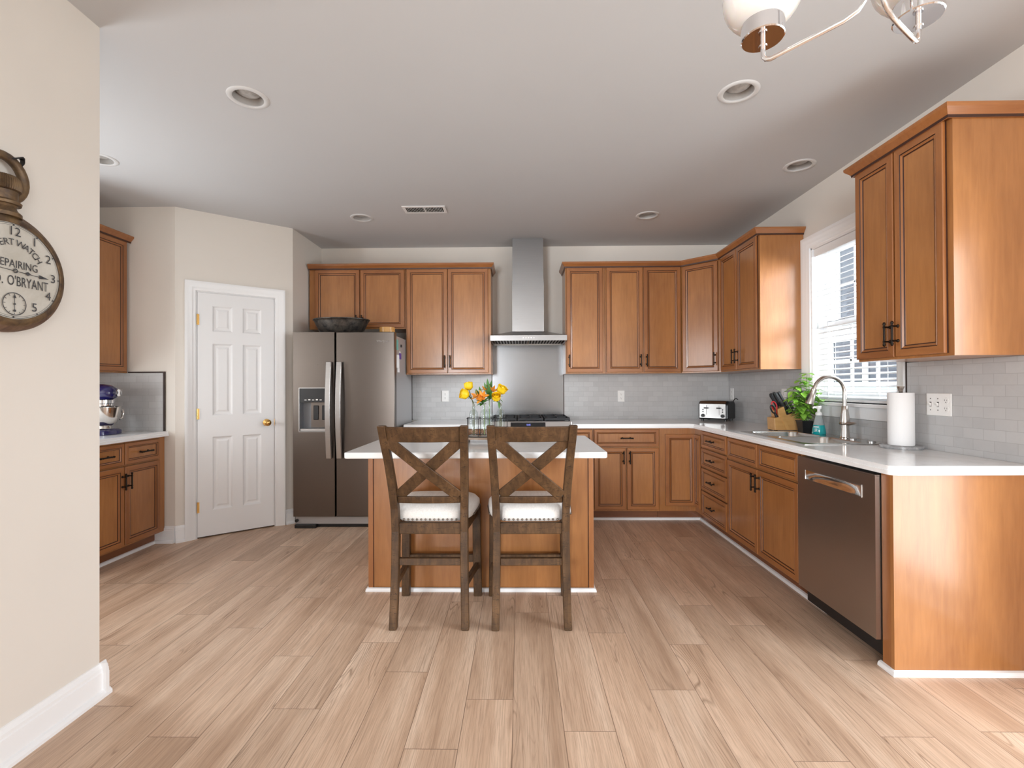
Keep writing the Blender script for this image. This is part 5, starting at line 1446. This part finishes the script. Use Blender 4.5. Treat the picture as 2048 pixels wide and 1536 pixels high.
# ------------------------------------------------------------------ pocket-watch wall clock
def clock():
    yc, zc = 1.523, 1.641
    t = thing('wall_clock', 'oversized antique pocket-watch clock hanging on the partition wall', 'clock', (XP, yc, zc))
    # local: x out of the wall, y along the wall, z up
    m = MB(); m.lathe([(.0, .004), (.165, .004), (.191, .014), (.199, .030), (.196, .046), (.186, .058), (.174, .064), (.165, .063), (.0, .060)], (0, 0, 0), 64, 'x'); m.build('case', 'rust', t, 30)
    m = MB(); m.lathe([(.180, .0615), (.176, .067), (.166, .0715), (.160, .072), (.157, .071), (.156, .0655)], (0, 0, 0), 64, 'x', cap=False); m.build('bezel', 'watchmetal', t, 30)
    m = MB(); m.lathe([(.158, .0655), (.156, .0685), (.0, .073)], (0, 0, 0), 64, 'x', cap=False); dl = m.build('dial', 'dial', t, 30)
    X = .0745
    pl = lambda cy=0.0, cz=0.0: (lambda x, y, d: (X, cy + x, cz + y))
    m = MB()
    for n in range(1, 13):
        if n == 6: continue
        a = n * PI / 6; r = .128
        text_bm(m, str(n), .041, pl(r * math.sin(a), r * math.cos(a)))
    m.build('numerals', 'ink', dl)
    m = MB()
    txt = 'EXPERT WATCH'
    wts = {'E': .9, 'X': 1, 'P': .95, 'R': 1, 'T': .9, ' ': .55, 'W': 1.3, 'A': 1.05, 'C': 1, 'H': 1.05}
    tot = sum(wts[c] for c in txt); span = math.radians(120); acc = 0
    for c in txt:
        a = -span / 2 + span * (acc + wts[c] / 2) / tot; acc += wts[c]
        if c == ' ': continue
        r = .094; ca, sa = math.cos(a), math.sin(a)
        text_bm(m, c, .030, lambda x, y, d, a=a, ca=ca, sa=sa, r=r: (X, r * sa + x * ca + y * sa, -.002 + r * ca - x * sa + y * ca))
    m.build('lettering', 'ink', dl); m = MB()
    text_bm(m, 'REPAIRING', .036, lambda x, y, d: (X, .007 + x * .78, .0215 + y))
    m.build('lettering', 'ink', dl); m = MB()
    text_bm(m, "O'BRYANT", .046, lambda x, y, d: (X, .044 + x * .60, -.034 + y))
    text_bm(m, 'D.', .046, lambda x, y, d: (X, -.048 + x * .66, -.034 + y))
    m.build('lettering', 'ink', dl)
    def ring(mb, r, w, cy=0, cz=0, n=64, x=X):
        a_ = []; b_ = []
        for k in range(n):
            a = 2 * PI * k / n; a_.append((x, cy + r * math.cos(a), cz + r * math.sin(a))); b_.append((x, cy + (r + w) * math.cos(a), cz + (r + w) * math.sin(a)))
        mb.loops([a_, b_], cap0=False, cap1=False)
    m = MB(); ring(m, .1525, .0014, x=.0708); ring(m, .1475, .0008, x=.0712)
    for k in range(12):
        a = k * PI / 6; m.beam((.0714, .1475 * math.sin(a), .1475 * math.cos(a)), (.0714, .1530 * math.sin(a), .1530 * math.cos(a)), .004, .0006, (1, 0, 0))
    m.build('minute_track', 'ink', dl)
    s = MB(); ring(s, .0345, .0028, 0, -.108)
    for k in range(12):
        a = k * PI / 6; s.beam((X, .028 * math.sin(a), -.108 + .028 * math.cos(a)), (X, .0335 * math.sin(a), -.108 + .0335 * math.cos(a)), .0012, .0006, (1, 0, 0))
    sd = s.build('seconds_dial', 'ink', dl)
    h = MB(); h.beam((X + .0006, 0, -.133), (X + .0006, 0, -.082), .0012, .0008, (1, 0, 0)); h.prism([(-.005, -.088), (.005, -.088), (0, -.077)], X + .0003, X + .001, 'x'); h.cyl((X, 0, -.108), .0032, .0012, 'x', 12); h.cyl((X, 0, -.130), .004, .0012, 'x', 12); h.build('seconds_hand', 'ink', sd)
    h = MB(); h.beam((X + .002, -.115, .004), (X + .002, .108, -.004), .0016, .001, (1, 0, 0)); h.prism([(.078, -.0085), (.078, .004), (.110, -.004)], X + .0018, X + .003, 'x'); h.prism([(.030, -.001), (.040, .0055), (.050, -.001), (.040, -.0075)], X + .0018, X + .003, 'x')
    h.build('hand', 'ink', t)
    m = MB(); ring(m, .0045, .003, 0, 0, 20, X + .0032); m.build('hand_pivot', 'ink', t)
    # neck, crown, bow
    m = MB(); m.lathe([(.0, .178), (.046, .178), (.046, .190), (.036, .200), (.032, .210), (.036, .216), (.044, .218), (.046, .226), (.040, .232), (.036, .234), (.038, .262), (.0, .262)], (.034, 0, 0), 32); m.build('neck', 'watchmetal', t, 35)
    m = MB(); n = 96; lp = []
    for z, r in ((.2625, .034), (.266, .044), (.280, .046), (.302, .043), (.313, .034), (.318, .014)):
        lp.append([(.034 + r * (1 + (.035 if k % 2 else -.035)) * math.cos(2 * PI * k / n), r * (1 + (.035 if k % 2 else -.035)) * math.sin(2 * PI * k / n), z) for k in range(n)])
    m.loops(lp); m.build('crown', 'watchmetal', t, 25)
    m = MB(); pts = []
    for k in range(25):
        a = -PI * .5 + .38 + (2 * PI - .76) * k / 24
        pts.append((.034, .066 * math.cos(a), .308 + .072 * math.sin(a)))
    m.tube(pts, .0150, 14); m.build('bow', 'watchmetal', t, 60)
    m = MB(); lp = []
    path = [(.004, -.02, .372), (.03, .0, .368), (.046, .022, .376), (.050, .040, .388), (.046, .050, .386), (.044, .052, .372), (.040, .046, .360)]
    for x, y, z in path: lp.append([(x - .008, y, z), (x + .008, y, z), (x + .008, y + .002, z + .006), (x - .008, y + .002, z + .006)])
    m.loops(lp); m.build('hanger_strap', 'black', t, 60)
clock()
